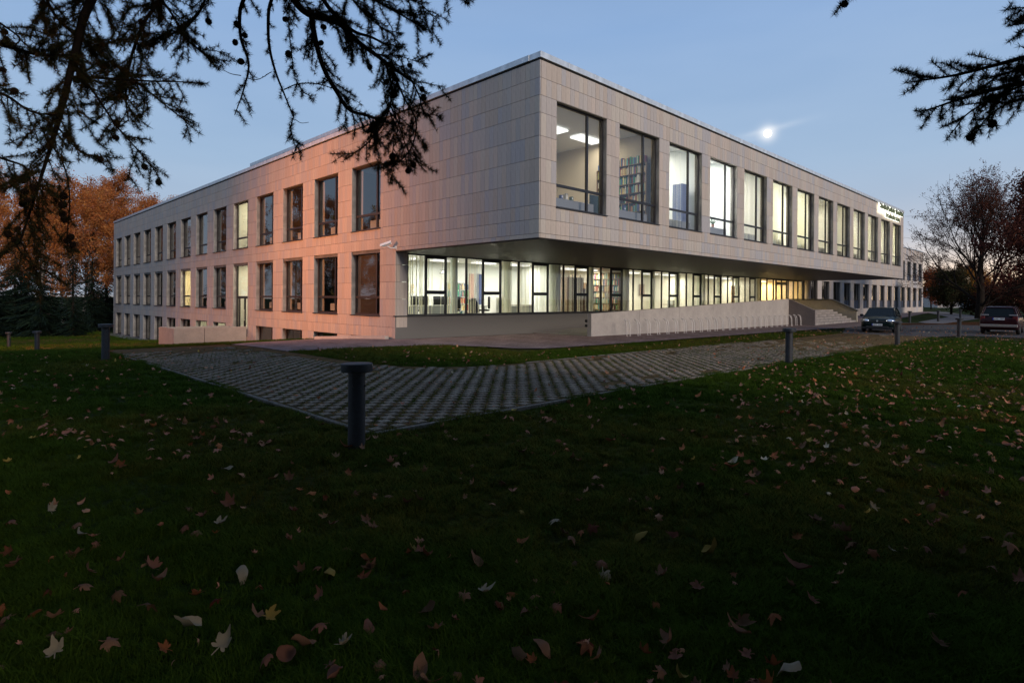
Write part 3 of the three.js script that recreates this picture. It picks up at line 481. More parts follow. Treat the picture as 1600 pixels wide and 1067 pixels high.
const BP = [[.62, .52, .24], [.58, .56, .46], [.06, .12, .28], [.05, .26, .12], [.34, .06, .05], [.68, .66, .58], [.12, .12, .14], [.5, .34, .14], [.12, .34, .34], [.66, .6, .34]];
const bookMat = new THREE.MeshStandardMaterial({ color: 0xffffff, vertexColors: true, roughness: .7 });
bookcase('tall pine bookcase packed with books in the second upper window from the corner', [20.88, 4.14, -15.95], QT, 2.5, 3.2, 8, M.wood, 5);
bookcase('low white shelf of books in the first upper window beside the building corner', [uAt(900, 15), 4.14, -15], 0, 1.5, 1.45, 4, M.whiteMetal, 9);
bookcase('pine bookcase of green and white files in the ribbon glazing', [30.88, .64, -24.0], QT, 2.2, 2.75, 7, M.wood, 15);
bookcase('grey office shelf beside the first column of the ribbon glazing', [uAt(700, 25.0), .64, -25.0], 0, 1.7, 1.9, 5, M.greyMetal, 25);
function cabinet(label, u0, u1, v, y0, y1, mat, nd = 2, d = .5, group) {
  const t = thing('cabinet', label, 'cabinet', [(u0 + u1) / 2, y0, -v], group);
  part('body', box(u0, u1, y0, y1, v + .02, v + d), mat, t);
  for (let i = 0; i < nd; i++) { const a = lerp(u0, u1, i / nd), b = lerp(u0, u1, (i + 1) / nd), dr = part('door', rbox(a + .006, b - .006, y0 + .03, y1 - .01, v, v + .019, .004), mat, t); part('handle', box(b - .06, b - .045, (y0 + y1) / 2 - .1, (y0 + y1) / 2 + .1, v - .02, v - .001), M.steel, dr); }
  return t;
}
cabinet('dark brown wardrobe with jars on top behind the ribbon glazing blinds', uAt(887, 22.9), uAt(912, 22.9), 22.9, .64, 3.0, M.darkWood, 2);
cabinet('lower dark brown cupboard standing right of the dark wardrobe', uAt(912.5, 22.9), uAt(922, 22.9), 22.9, .64, 2.35, M.darkWood, 1);
cabinet('tan cupboard right of the lower dark cupboard behind the blinds', uAt(915, 23.8), uAt(930, 23.8), 23.8, .64, 2.75, M.wood, 1);
cabinet('blue-grey locker in the third upper window from the corner', uAt(1066, 13.5), uAt(1075, 13.5), 13.5, 4.14, 6.9, std(.10, .13, .25, .5), 1);
cabinet('white chest of drawers beside the second casement of the ribbon glazing', uAt(776, 22.6), uAt(788, 22.6), 22.6, .64, 1.75, M.whiteMetal, 1);
cabinet('dark green board standing in the first upper window near the corner', uAt(922, 14), uAt(941, 14), 14, 4.14, 5.7, std(.02, .05, .05, .6), 1, .06);
cabinet('low grey file cabinet on the right of the ribbon glazing', uAt(1052, 22.6), uAt(1062, 22.6), 22.6, .64, 1.65, M.greyMetal, 2);
cabinet('tall wooden wardrobe near the lobby end of the ribbon glazing', uAt(1152, 22.2), uAt(1157, 22.2), 22.2, .64, 2.9, M.wood, 2);
const J0 = uAt(889, 23.1);
for (let i = 0; i < 5; i++) { const h = .12 + .06 * (i % 3), r = .05 + .02 * ((i * 7) % 3), t = thing('jar', ['brown stoneware jar leftmost on the dark wardrobe', 'pale jar second from left on the dark wardrobe', 'round jar in the middle of the wardrobe top', 'tall jar second from right on the dark wardrobe', 'small jar rightmost on the dark wardrobe'][i], 'jar', [J0 + i * .27, 3.001, -23.1]); part('body', new THREE.LatheGeometry([[0, 0], [r * .8, 0], [r, h * .4], [r * .9, h * .75], [r * .5, h * .9], [r * .55, h]].map((q) => new THREE.Vector2(...q)), 12).translate(J0 + i * .27, 3.001, -23.1), std(.2 + .3 * (i % 2), .14 + .25 * (i % 2), .08 + .2 * (i % 2), .5), t); part('lid', new THREE.CylinderGeometry(r * .5, r * .6, .02, 10).translate(J0 + i * .27, 3.012 + h, -23.1), M.darkWood, t); }
function desk(label, u0, u1, v0, v1, y0, mat = M.whiteMetal) { const t = thing('desk', label, 'desk', [(u0 + u1) / 2, y0, -(v0 + v1) / 2]); part('tabletop', rbox(u0, u1, y0 + .71, y0 + .74, v0, v1, .006), mat, t); for (const [a, b] of [[u0 + .05, v0 + .05], [u1 - .05, v0 + .05], [u0 + .05, v1 - .05], [u1 - .05, v1 - .05]]) part('leg', cyl(UV(a, y0, b), UV(a, y0 + .709, b), .022, .022, 8), M.steel, t); part('modesty_panel', box(u0 + .08, u1 - .08, y0 + .32, y0 + .69, v0 + .04, v0 + .055), M.greyMetal, t); return t; }
desk('white desk behind the first pane of the ribbon glazing', 14.5, uAt(655, 22.2), 22.2, 22.8, .62);
desk('long white table along the second pane of the ribbon glazing', uAt(656, 22.2), uAt(712, 22.2), 22.2, 22.8, .62);
desk('pale wooden table behind the yellow blinds of the ribbon glazing', 21.5, 23.2, 22.0, 22.7, .62, M.wood);
desk('small desk below the lamp in the ribbon glazing near the lobby', 37.2, 38.6, 22.0, 22.7, .62, M.wood);
desk('office desk in the fourth upper window from the corner', 25.2, 27.6, 13.8, 14.5, 4.12, M.greyMetal);
function chair(label, u, v, y, turn, group) {
  const t = thing('office_chair', label, 'chair', [u, y, -v], group, turn, true), P = (n, g, m, par = t) => part(n, g, m, par);
  P('seat', new RoundedBoxGeometry(.5, .09, .48, 2, .03).translate(0, .47, 0), M.blackFabric);
  const bk = new RoundedBoxGeometry(.48, .62, .07, 3, .03), p = bk.attributes.position; for (let i = 0; i < p.count; i++) p.setZ(i, p.getZ(i) - .05 * (1 - Math.pow(p.getX(i) / .24, 2))); bk.computeVertexNormals();
  P('backrest', bk.translate(0, .86, .25), M.blackFabric);
  P('post', cyl(V3(0, .12, 0), V3(0, .43, 0), .03, .025, 10), M.steel);
  for (let k = 0; k < 5; k++) { const a = k * 1.2566; P('leg', cyl(V3(0, .11, 0), V3(Math.cos(a) * .3, .05, Math.sin(a) * .3), .022, .016, 6), M.steel); P('castor', new THREE.SphereGeometry(.028, 8, 6).translate(Math.cos(a) * .3, .03, Math.sin(a) * .3), M.blackFabric); }
  for (const s of [-1, 1]) P('armrest', [cyl(V3(s * .27, .45, .05), V3(s * .27, .66, .05), .014, .014, 6), new RoundedBoxGeometry(.05, .03, .28, 1, .01).translate(s * .27, .67, 0)], M.blackFabric);
}
chair('black office chair behind the left desk, nearest the tiled pier', uAt(642, 23.4), 23.4, .62, 0.1);
chair('black office chair second from the tiled pier in the ribbon glazing', uAt(658, 23.6), 23.6, .62, -.2);
chair('black office chair at the long table, third from the tiled pier', uAt(678, 23.4), 23.4, .62, .05);
chair('black office chair at the long table, fourth from the tiled pier', uAt(688, 23.6), 23.6, .62, .3);
chair('black office chair at the long table just left of the first column', uAt(709, 23.4), 23.4, .62, -.1);
chair('black office chair in front of the white chest of drawers', uAt(757, 22.6), 22.6, .62, .7);
chair('dark office chair under the fourth upper window from the corner', uAt(1122, 15), 15, 4.12, .2);
const PX = uAt(691, 23.2), CX = uAt(739, 22.0), BX = uAt(644, 24.3);
{ // coat over a chair, bust on a stand, posters, lamp, plant
  const t = thing('coat', 'dark blue coat hung over a chair behind the second ribbon bay', 'coat', [CX, .62, -22.0]);
  const g = new THREE.CylinderGeometry(.2, .3, 1.0, 14, 8), p = g.attributes.position; for (let i = 0; i < p.count; i++) { const a = Math.atan2(p.getZ(i), p.getX(i)), f = 1 + .14 * Math.sin(a * 5 + p.getY(i) * 3); p.setX(i, p.getX(i) * f); p.setZ(i, p.getZ(i) * f * .6); } g.computeVertexNormals(); part('body', g.translate(CX, 1.13, -22.0), std(.012, .014, .04, .9), t);
  for (const s of [-1, 1]) part('sleeve', tube([UV(CX + s * .18, 1.55, 22.0), UV(CX + s * .27, 1.3, 21.95), UV(CX + s * .27, 1.0, 21.9)], .07, .055, 8), std(.012, .014, .04, .9), t); part('collar', new THREE.TorusGeometry(.13, .04, 6, 14).rotateX(1.4).translate(CX, 1.65, -22.0), std(.012, .014, .04, .9), t);
  const b = thing('bust', 'pale bust on a white stand behind the first ribbon pane', 'statue', [BX, .62, -24.3]); part('stand', rbox(BX - .2, BX + .2, .62, 1.95, 24.1, 24.5, .01), M.whiteMetal, b);
  part('head', mergeVertices(new THREE.LatheGeometry([[.0, 0], [.13, 0], [.12, .05], [.06, .1], [.055, .17], [.09, .22], [.105, .31], [.09, .40], [.05, .45], [0, .46]].map((q) => new THREE.Vector2(...q)), 16)).translate(BX, 1.952, -24.3), std(.5, .42, .28, .6), b); part('nose', new THREE.ConeGeometry(.02, .05, 6).rotateX(Math.PI / 2).translate(BX, 2.24, -24.19), std(.5, .42, .28, .6), b);
  for (const [u, c, l] of [[uAt(737, 24.9), [.42, .24, .20], 'pale red banner before the back wall of the second ribbon bay'], [uAt(750, 24.9), [.05, .07, .17], 'blue banner beside the red one in the second ribbon bay']]) { const f = thing('banner', l, 'banner', [u, .62, -24.9]); part('cloth', new THREE.PlaneGeometry(.36, 1.7, 6, 2).translate(u, 2.2, -24.9), std(...c, .9, { side: THREE.DoubleSide }), f); part('rod', cyl(UV(u - .2, 3.06, 24.9), UV(u + .2, 3.06, 24.9), .012, .012, 6), M.steel, f); part('pole', cyl(UV(u, .62, 24.95), UV(u, 3.1, 24.95), .012, .012, 6), M.steel, f); part('foot', new THREE.CylinderGeometry(.16, .18, .03, 14).translate(u, .636, -24.9), M.steel, f); }
  const l = thing('pendant_lamp', 'small dark pendant lamp hanging in the first casement of the ribbon glazing', 'lamp', [PX, 3.0, -23.2]); part('cord', cyl(UV(PX, 3.08, 23.2), UV(PX, 3.6, 23.2), .006, .006, 5), M.frame, l); part('shade', new THREE.ConeGeometry(.17, .18, 16, 1, true).translate(PX, 3.0, -23.2), std(.02, .02, .02, .5, { side: THREE.DoubleSide }), l); part('arm', cyl(UV(PX - .15, 3.1, 23.2), UV(PX + .15, 3.1, 23.2), .012, .012, 6), M.frame, l);
  const pl = thing('potted_plant', 'tall green pot plant inside the lobby glazing', 'plant', [51.1, .93, -22.0]), R = rng(8); part('pot', new THREE.LatheGeometry([[0, 0], [.16, 0], [.22, .36], [.2, .37], [.18, .3]].map((q) => new THREE.Vector2(...q)), 14).translate(51.1, .93, -22), std(.3, .16, .1, .7), pl); const lv = [], st = []; for (let k = 0; k < 60; k++) { const a = R() * 6.28, h = .5 + R() * 1.5, r = .1 + R() * .4, e = UV(51.1 + Math.cos(a) * r, .93 + h, 22 + Math.sin(a) * r); st.push(tube([UV(51.1, 1.2, 22), UV(51.1 + Math.cos(a) * r * .4, .93 + h * .8, 22 + Math.sin(a) * r * .4), e], .008, .004, 4)); lv.push(new THREE.PlaneGeometry(.1, .3, 1, 2).rotateX(R() * 2 - 1).rotateY(a).translate(e.x, e.y, e.z)); } part('stem', st, std(.08, .12, .03, .8), pl); part('foliage', lv, std(.06, .14, .03, .7, { side: THREE.DoubleSide }), pl, 'stuff');
}
{ // desk things on the first upper sill
  const R = rng(3); const m = [std(.5, .25, .08, .7), std(.05, .08, .2, .7), std(.5, .48, .4, .7), std(.06, .1, .06, .7)];
  [[14.9, 'small brown box on the first upper sill, nearest the corner'], [15.55, 'orange folder box standing on the first upper sill'], [15.8, 'dark blue box file on the first upper sill'], [16.1, 'cream box file on the first upper sill'], [18.6, 'dark green box on the second upper sill'], [19.3, 'cream paper tray on the second upper sill']].forEach(([u, l], i) => { const t = thing('box_file', l, 'box file', [u, 5.161, -(VC + .56)]); const h = .12 + .2 * R(); part('body', rbox(u - .06, u + .06, 5.162, 5.162 + h, VC + .51, VC + .62, .006), m[i % 4], t); part('label_plate', box(u - .025, u + .025, 5.2, 5.26, VC + .506, VC + .509), M.whiteMetal, t); });
}

[[905, 8.0, 18.5, .9, .6, [.10, .14, .22], 'dark framed picture on the back wall of the corner room'], [880, 7.0, 18.5, .5, .7, [.45, .35, .2], 'small tan picture on the back wall of the corner room'], [1003, 1.0, 25.9, .7, .9, [.3, .12, .1], 'red-brown poster deep in the ribbon room'], [1050, 1.0, 25.9, .9, .6, [.12, .2, .25], 'blue-grey poster deep in the ribbon room'], [1098, 1.0, 25.9, .6, .8, [.3, .28, .12], 'olive poster deep in the ribbon room']].forEach(([px, y, v, w, h, c, l]) => {
  const u = uAt(px, v), yy = y > 5 ? y - 1.2 : 2.0, t = thing('picture', l, 'picture', [u, yy, -v]); part('frame', [box(u - w / 2, u + w / 2, yy, yy + .03, v - .03, v - .003), box(u - w / 2, u + w / 2, yy + h - .03, yy + h, v - .03, v - .003), box(u - w / 2, u - w / 2 + .03, yy + .03, yy + h - .03, v - .03, v - .003), box(u + w / 2 - .03, u + w / 2, yy + .03, yy + h - .03, v - .03, v - .003)], M.darkWood, t); part('print', box(u - w / 2 + .03, u + w / 2 - .03, yy + .03, yy + h - .03, v - .015, v - .004), std(...c, .6, { map: grain }), t);
});
[[3, 26.6, 'third'], [5, 33.6, 'sixth'], [8, 44.2, 'ninth'], [11, 55.2, 'twelfth']].forEach(([k, u, nm], i) => {
  const v = VC + .55, y = 5.163, R = rng(70 + i), t = thing('pot_plant', `small pot plant on the sill of the ${['fourth', 'sixth', 'ninth', 'twelfth'][i]} upper window from the corner`, 'plant', [u, y, -v]); part('pot', new THREE.CylinderGeometry(.08, .06, .14, 12).translate(u, y + .07, -v), std(.3, .14, .08, .7), t);
  const g = []; for (let q = 0; q < 26; q++) { const a = R() * 6.28, l = .12 + .25 * R(); g.push(new THREE.PlaneGeometry(.035, l, 1, 2).translate(0, l / 2, 0).rotateX(.3 + .8 * R()).rotateY(a).translate(u, y + .13, -v)); } part('foliage', g, std(.05, .12, .03, .7, { side: THREE.DoubleSide }), t, 'stuff');
});
[[LU, 11, 5.2], [LU, 12, 5.2], [LU, 13, 5.2]].forEach(() => {});
for (const [k, y, l] of [[0, 5.22, 'leafy plant on the sill of the upper side window nearest the corner'], [1, 5.22, 'spiky plant in the second upper side window from the corner'], [1, 1.42, 'dark plant in the second lower side window from the corner'], [2, 1.42, 'bushy plant in the third lower side window from the corner']]) {
  const w = LU[k], v = lerp(w[0], w[1], .42), u = lu + .14, R = rng(90 + k + y * 3), t = thing('pot_plant', l, 'plant', [u, y, -v]); part('pot', new THREE.CylinderGeometry(.1, .08, .16, 12).translate(u, y + .08, -v), std(.4, .36, .3, .7), t);
  const g = []; for (let q = 0; q < 44; q++) { const a = R() * 6.28, ln = .2 + .4 * R(); g.push(new THREE.PlaneGeometry(.05, ln, 1, 2).translate(0, ln / 2, 0).rotateX(.2 + .9 * R()).rotateY(a).translate(u, y + .15, -v)); } part('foliage', g, std(.03, .06, .02, .8, { side: THREE.DoubleSide }), t, 'stuff');
}
// ================================================================ OUTSIDE THE BUILDING
// ---- entrance ramp, stairs
{
  const VR = 17.0, uL = 21.92, uR = 45.86, t = thing('entrance_ramp', 'long low concrete ramp wall rising from the plinth to the entrance stairs', 'ramp', [30, 0, -VR]);
  const wall = (u0, u1) => { const s = new THREE.Shape(), top = (u) => lerp(1.01, 1.81, (u - uL) / (uR - uL)); s.moveTo(u0, -.6); s.lineTo(u1, -.6); s.lineTo(u1, top(u1)); s.lineTo(u0, top(u0)); return new THREE.ExtrudeGeometry(s, { depth: .24, bevelEnabled: true, bevelSize: .006, bevelThickness: .006, bevelSegments: 1 }).translate(0, 0, -VR - .246); };
  for (let k = 0; k < 6; k++) part('wall_panel', wall(lerp(uL, uR, k / 6) + .013, lerp(uL, uR, (k + 1) / 6) - .013), M.concrete, t);
  part('wall_core', [box(uL + .03, uR - .03, -.6, .95, VR + .03, VR + .2)], M.joint, t);
  const dk = new THREE.Shape(); dk.moveTo(uL + .3, -.3); dk.lineTo(uR, -.3); dk.lineTo(uR, .91); dk.lineTo(uL + .3, -.05); part('deck', new THREE.ExtrudeGeometry(dk, { depth: VG - VR - .36, bevelEnabled: false }).translate(0, 0, -VG + .07), M.concrete, t);
  part('vent', [box(26.6 - 4.9, 26.6 - 4.86, .62, .74, VR + .08, VR + .2), box(26.6 - 4.9, 26.6 - 4.86, .40, .52, VR + .08, VR + .2)], M.black, t);
  const st = thing('entrance_stairs', 'wide pale entrance stairs of six steps between two sloping side walls', 'stairs', [50.8, -.1, -16]);
  const n = 6, r = (.93 + .10) / n;
  for (let k = 0; k < n; k++) part('step', rbox(uR + .26, 55.8, -.3 - .001 * k, -.10 + r * (k + 1), 15.2 + .35 * k, k === n - 1 ? VG + .04 : 15.2 + .35 * (k + 1) + .04, .012), M.steps, st);
  const side = (u0, w, s0 = 15.15, top = [[15.15, .97], [17.0, 1.81], [VG - .1, 1.81]], lo = -.5) => { const s = new THREE.Shape([[s0, lo], ...top, [VG - .1, lo]].map((p) => new THREE.Vector2(...p))); return new THREE.ExtrudeGeometry(s, { depth: w, bevelEnabled: false }).rotateY(Math.PI / 2).translate(u0, 0, 0); };
  part('side_wall', new THREE.ExtrudeGeometry(new THREE.Shape([[15.15, -.5], [15.15, .97], [17.0, 1.81], [17.24, 1.81], [17.24, -.5]].map((p) => new THREE.Vector2(...p))), { depth: .25, bevelEnabled: false }).rotateY(Math.PI / 2).translate(uR - .002, 0, 0), std(.29, .245, .235, .85, { map: M.concrete.map }), st);
  part('side_wall', side(55.82, .3, 15.15, [[15.15, .80], [17.16, 1.72], [VG - .1, 1.72]]), std(.42, .37, .30, .85, { map: M.concrete.map }), st);
  const cp = (y) => new THREE.Shape([[15.1, .80 + y], [17.16, 1.72 + y], [VG - .1, 1.72 + y], [VG - .1, 1.84 + y], [17.14, 1.84 + y], [15.1, .92 + y]].map((p) => new THREE.Vector2(...p)));
  part('wall_coping', new THREE.ExtrudeGeometry(cp(.003), { depth: .38, bevelEnabled: false }).rotateY(Math.PI / 2).translate(55.78, 0, 0), std(.10, .09, .075, .5), st);
}
// ---- cycle stands
{
  const make = () => { const t = thing('bicycle_stand', 'first bright steel bicycle hoop from the left before the ramp wall', 'bicycle stand', [0, 0, 0], undefined, 0, true); part('hoop', tube([V3(-.11, -.1, .02), V3(-.11, .55, .0), V3(-.11, .70, -.05), V3(-.095, .77, -.12), V3(-.05, .80, -.2), V3(.05, .80, -.2), V3(.095, .77, -.12), V3(.11, .70, -.05), V3(.11, .55, 0), V3(.11, -.1, .02)], .017, .017, 8), M.hoop, t); for (const s of [-1, 1]) part('foot', new THREE.CylinderGeometry(.05, .05, .012, 10).translate(s * .11, .036, .02), M.hoop, t); return t; };
  const proto = make(), ORD = 'first second third fourth fifth sixth seventh eighth ninth tenth eleventh twelfth thirteenth fourteenth fifteenth sixteenth seventeenth eighteenth nineteenth twentieth twenty-first twenty-second twenty-third twenty-fourth twenty-fifth twenty-sixth'.split(' ');
  for (let k = 0; k < 27; k++) {
    const o = k ? proto.clone() : proto; if (k) { o.name = numbered('bicycle_stand'); scene.add(o); }
    const u = 23.6 + .885 * k; o.position.set(u, land(u, 16.1), -16.1); o.rotation.y = (hash2(k, 3, 3) - .5) * .35;
    o.userData = { label: k ? (k === 26 ? 'steel bicycle hoop nearest the entrance stairs, last of the row' : `${ORD[k]} steel bicycle hoop from the left before the ramp wall`) : 'leftmost steel bicycle hoop before the ramp wall', category: 'bicycle stand', group: 'bicycle hoops before the ramp wall' };
  }
}
// ---- bollard lights
{
  const t0 = thing('bollard_light', 'nearest dark mushroom-topped bollard at the corner of the paved drive', 'bollard', [0, 0, 0], undefined, 0, true);
  part('post', new THREE.CylinderGeometry(.092, .096, .99, 28, 1).translate(0, .355, 0), M.bollard, t0);
  part('cap', new THREE.LatheGeometry([[0, 0], [.166, 0], [.172, .006], [.173, .082], [.168, .092], [.1, .097], [0, .099]].map((p) => new THREE.Vector2(...p)), 36).translate(0, .875, 0), M.bollard, t0);
  part('collar', new THREE.CylinderGeometry(.098, .098, .022, 24).translate(0, .862, 0), M.frame, t0);
  part('footing', new THREE.CylinderGeometry(.13, .14, .05, 24).translate(0, -.035, 0), M.concrete, t0); for (let k = 0; k < 4; k++) part('bolt', new THREE.CylinderGeometry(.011, .011, .03, 6).rotateZ(Math.PI / 2).translate(.094, .0, 0).rotateY(k * 1.571 + .6).translate(0, .72, 0), M.frame, t0);
  const at = [[3.39, 5.90, 'nearest dark mushroom-topped bollard at the corner of the paved drive'], [3.3, 18.67, 'tall dark bollard left of the drive, in front of the building end'], [3.49, 34.6, 'second bollard from the left edge, standing in the dip'], [3.53, 48.9, 'bollard nearest the left edge by the dark conifers'], [16.75, 6.2, 'dark bollard on the lawn below the bicycle stands'], [28.4, 6.2, 'dark bollard standing in front of the green car'], [38.3, 5.6, 'dark bollard between the two parked cars']];
  const far = [[1422, 504, 'small bollard beside the green car at the leafy strip'], [1467, 502.5, 'small dark bollard on the leaf strip, second from the green car'], [1501.5, 499, 'small bollard on the leaf strip behind the middle one'], [1527, 496, 'farthest small bollard left of the leaning tree']];
  for (const [x, y, l] of far) { const [u, v] = hit(x, y); at.push([u, v, l]); }
  at.forEach(([u, v, l], k) => { const o = k ? t0.clone() : t0; if (k) { o.name = numbered('bollard_light'); scene.add(o); } o.position.set(u, land(u, v), -v); o.rotation.z = (hash2(k, 1, 9) - .5) * .03; o.rotation.x = (hash2(k, 2, 9) - .5) * .03; o.userData = { label: l, category: 'bollard', group: 'dark bollards along the drive' }; });
}
// ---- concrete enclosure of the side door, kerb wall by the light well
{
  const PC = std(.40, .335, .295, .85, { map: M.concrete.map }); const t = thing('retaining_wall', 'pale concrete enclosure wall round the side door steps', 'wall', [11.8, -1.2, -37.3]);
  for (const [a, b] of [[9.8, 11.4], [11.42, 13.8]]) part('wall_panel', rbox(a, b, -2.6, -.12, 37.2, 37.4, .012), PC, t);
  part('wall_panel', rbox(9.8, 10.0, -2.6, -.12, 37.41, 40.1, .012), PC, t);
  part('wall_panel', rbox(9.8, 13.8, -2.6, -.17, 40.11, 40.3, .012), PC, t);
  part('landing', box(10.05, 13.8, -2.5, -.66, 37.42, 40.08), PC, t);
  const k = thing('kerb_wall', 'low pale kerb wall at the edge of the basement light well', 'kerb', [13.3, 0, -23]);
  for (const [a, b] of [[[13.62, 21.3], [13.2, 23.5]], [[13.2, 23.52], [12.7, 25.8]]]) { const d = Math.hypot(b[0] - a[0], b[1] - a[1]), y = land((a[0] + b[0]) / 2, (a[1] + b[1]) / 2); part('kerb_stone', new RoundedBoxGeometry(d, .3, .22, 1, .012).applyQuaternion(new THREE.Quaternion().setFromUnitVectors(V3(1, 0, 0), UV(b[0] - a[0], land(b[0], b[1]) - land(a[0], a[1]), b[1] - a[1]).normalize())).translate((a[0] + b[0]) / 2, y + .0, -(a[1] + b[1]) / 2), M.concrete, k); }
}
// ---- security camera by the recess
{
  const [u, y, v] = [UC - .02, 3.86, 21.15], t = thing('security_camera', 'white security camera on the side wall beside the overhang', 'camera', [u, y, -v]);
  part('bracket', [rbox(UC - .03, UC - .002, 3.72, 3.86, 20.93, 21.05, .005), tube([UV(UC - .03, 3.78, 21.0), UV(UC - .2, 3.76, 21.05), UV(UC - .3, 3.84, 21.15)], .022, .02, 8)], M.whiteMetal, t);
  const dir = UV(-.55, -.30, .75).normalize(), c = UV(UC - .32, 3.92, 21.2), q = new THREE.Quaternion().setFromUnitVectors(V3(0, 0, 1), dir);
  part('housing', new RoundedBoxGeometry(.11, .10, .42, 2, .02).applyQuaternion(q).translate(c.x, c.y, c.z), M.whiteMetal, t);
  part('sunshield', new RoundedBoxGeometry(.14, .012, .5, 1, .004).translate(0, .062, .02).applyQuaternion(q).translate(c.x, c.y, c.z), M.whiteMetal, t);
  part('lens', new THREE.CylinderGeometry(.035, .035, .02, 14).rotateX(Math.PI / 2).translate(0, 0, .213).applyQuaternion(q).translate(c.x, c.y, c.z), M.black, t);
}
// ---- halo-lit lettering high on the entrance front
{
  const font = await new FontLoader().loadAsync('fonts/droid/droid_serif_bold.typeface.json');
  const t = thing('wall_sign', 'two rows of halo-lit dark letters high at the far end', 'sign', [55.5, 8.6, -(VC - .1)]);
  const glow = new THREE.MeshStandardMaterial({ color: 0x111111, emissive: new THREE.Color(1, 1, .82), emissiveIntensity: 3.6 });
  const row = (str, u0, u1, y, h) => {
    const all = new TextGeometry(str, { font, size: h, depth: .05, curveSegments: 3 }); all.computeBoundingBox(); const W = all.boundingBox.max.x, k = (u1 - u0) / W; let x = 0;
    for (const ch of str) {
      const adv = (font.data.glyphs[ch] || font.data.glyphs['o']).ha * h / font.data.resolution;
      if (ch !== ' ') { const g = new TextGeometry(ch, { font, size: h, depth: .04, curveSegments: 3 }).translate(x, 0, 0).scale(k, 1, 1).translate(u0, y, -(VC - .16)); const L = part('letter', g, std(.10, .12, .06, .5), t); const b = new TextGeometry(ch, { font, size: h, depth: .03, curveSegments: 3 }).translate(x, 0, 0).scale(k, 1, 1).translate(u0, y, -(VC - .10)); part('back_light', b, glow, L); }
      x += adv;
    }
  };
  row('Loodusteaduste instituut', 52.3, 59.8, 8.93, .40); row('teaduskeskus', 54.2, 58.6, 8.38, .38);
  const L = new THREE.RectAreaLight(new THREE.Color(1, 1, .84), 3, 7.2, .5); L.position.set(56, 8.82, -(VC - .13)); L.rotation.y = 0; scene.add(L);
}
// ---- moon
{ const p = moonDir.clone().multiplyScalar(900).add(V3(0, EYE, 0)); const m = part('moon', new THREE.SphereGeometry(900 * 5.2 / FOC, 32, 20).translate(p.x, p.y, p.z), new THREE.MeshStandardMaterial({ color: 0x222222, emissive: new THREE.Color(1, .96, .86), emissiveIntensity: 3.2 })); tag(m, 'bright full moon above the roof of the long building', 'moon'); m.castShadow = false; }
// ---- sodium street lamps out of frame on the left that warm the side front and the track before it
[['sodium street lamp on a grey pole left of the building', -1.6, 28.5, [15.4, -1.8, 0], 900, .84], ['second sodium street lamp, further along the worn track', -2.6, 46, [8.5, -6.2, -1.0], 420, .95]].forEach(([label, u, v, aim, power, cone]) => {
  const y = land(u, v), t = thing('street_lamp', label, 'street lamp', [u, y, -v]);
  part('pole', tube([UV(u, y - .2, v), UV(u, y + 3, v), UV(u, y + 5.6, v)], .07, .045, 10), M.greyMetal, t);
  part('arm', tube([UV(u, y + 5.55, v), UV(u + .3, y + 5.75, v), UV(u + .7, y + 5.75, v - .1)], .035, .03, 8), M.greyMetal, t);
  const dir = UV(...aim).normalize(), q = new THREE.Quaternion().setFromUnitVectors(V3(0, 0, 1), dir), c = UV(u + .8, y + 5.65, v - .12);
  part('lamp_head', [new RoundedBoxGeometry(.4, .3, .2, 2, .04).translate(0, 0, -.12).applyQuaternion(q).translate(c.x, c.y, c.z)], M.greyMetal, t);
  part('lamp_glass', new RoundedBoxGeometry(.34, .24, .02, 1, .008).translate(0, 0, -.008).applyQuaternion(q).translate(c.x, c.y, c.z), new THREE.MeshStandardMaterial({ color: 0x111111, emissive: new THREE.Color(1, .45, .16), emissiveIntensity: 6 }), t);
  const s = new THREE.SpotLight(new THREE.Color(1, .35, .11), power, 0, cone, 1, 2); s.position.copy(c).addScaledVector(dir, .05); s.target.position.copy(c).addScaledVector(dir, 10); s.castShadow = true; s.shadow.radius = 8; scene.add(s, s.target);
});
// ---- cars
function loft(st, pts) { // st: stations along x with {x, ...}, pts(st) -> ring of [y, z] (closed), capped
  const pos = [], idx = [], n = pts(st[0]).length; for (const s of st) for (const [y, z] of pts(s)) pos.push(s.x, y, z);
  for (let i = 0; i < st.length - 1; i++) for (let k = 0; k < n; k++) { const a = i * n + k, b = i * n + (k + 1) % n; idx.push(a, a + n, b, b, a + n, b + n); }
  for (const [i, f] of [[0, 0], [st.length - 1, 1]]) { const c = pos.length / 3; let y = 0; for (let k = 0; k < n; k++) y += pos[(i * n + k) * 3 + 1]; pos.push(st[i].x, y / n, 0); for (let k = 0; k < n; k++) { const a = i * n + k, b = i * n + (k + 1) % n; f ? idx.push(c, b, a) : idx.push(c, a, b); } }
  const g = new THREE.BufferGeometry(); g.setAttribute('position', new THREE.Float32BufferAttribute(pos, 3)); g.setIndex(idx); g.computeVertexNormals(); return g;
}
const plateT = (seed) => { const R = rng(seed), marks = []; for (let k = 0; k < 7; k++) marks.push(R()); const t = tex(128, 1, (x, y) => { if (x < .09) return [.1, .2, .6]; const k = Math.floor((x - .13) / .118), fx = ((x - .13) % .118) / .118; if (k >= 0 && k < 7 && k !== 3 && x > .13 && y > .2 && y < .8 && fx > .15 && fx < .85) return (fx < .35 || (marks[k] > .4 && fx > .65) || y > .66 || (marks[k] < .6 && Math.abs(y - .5) < .08)) ? .12 : .82; return .82; }, true, 32); return t; };
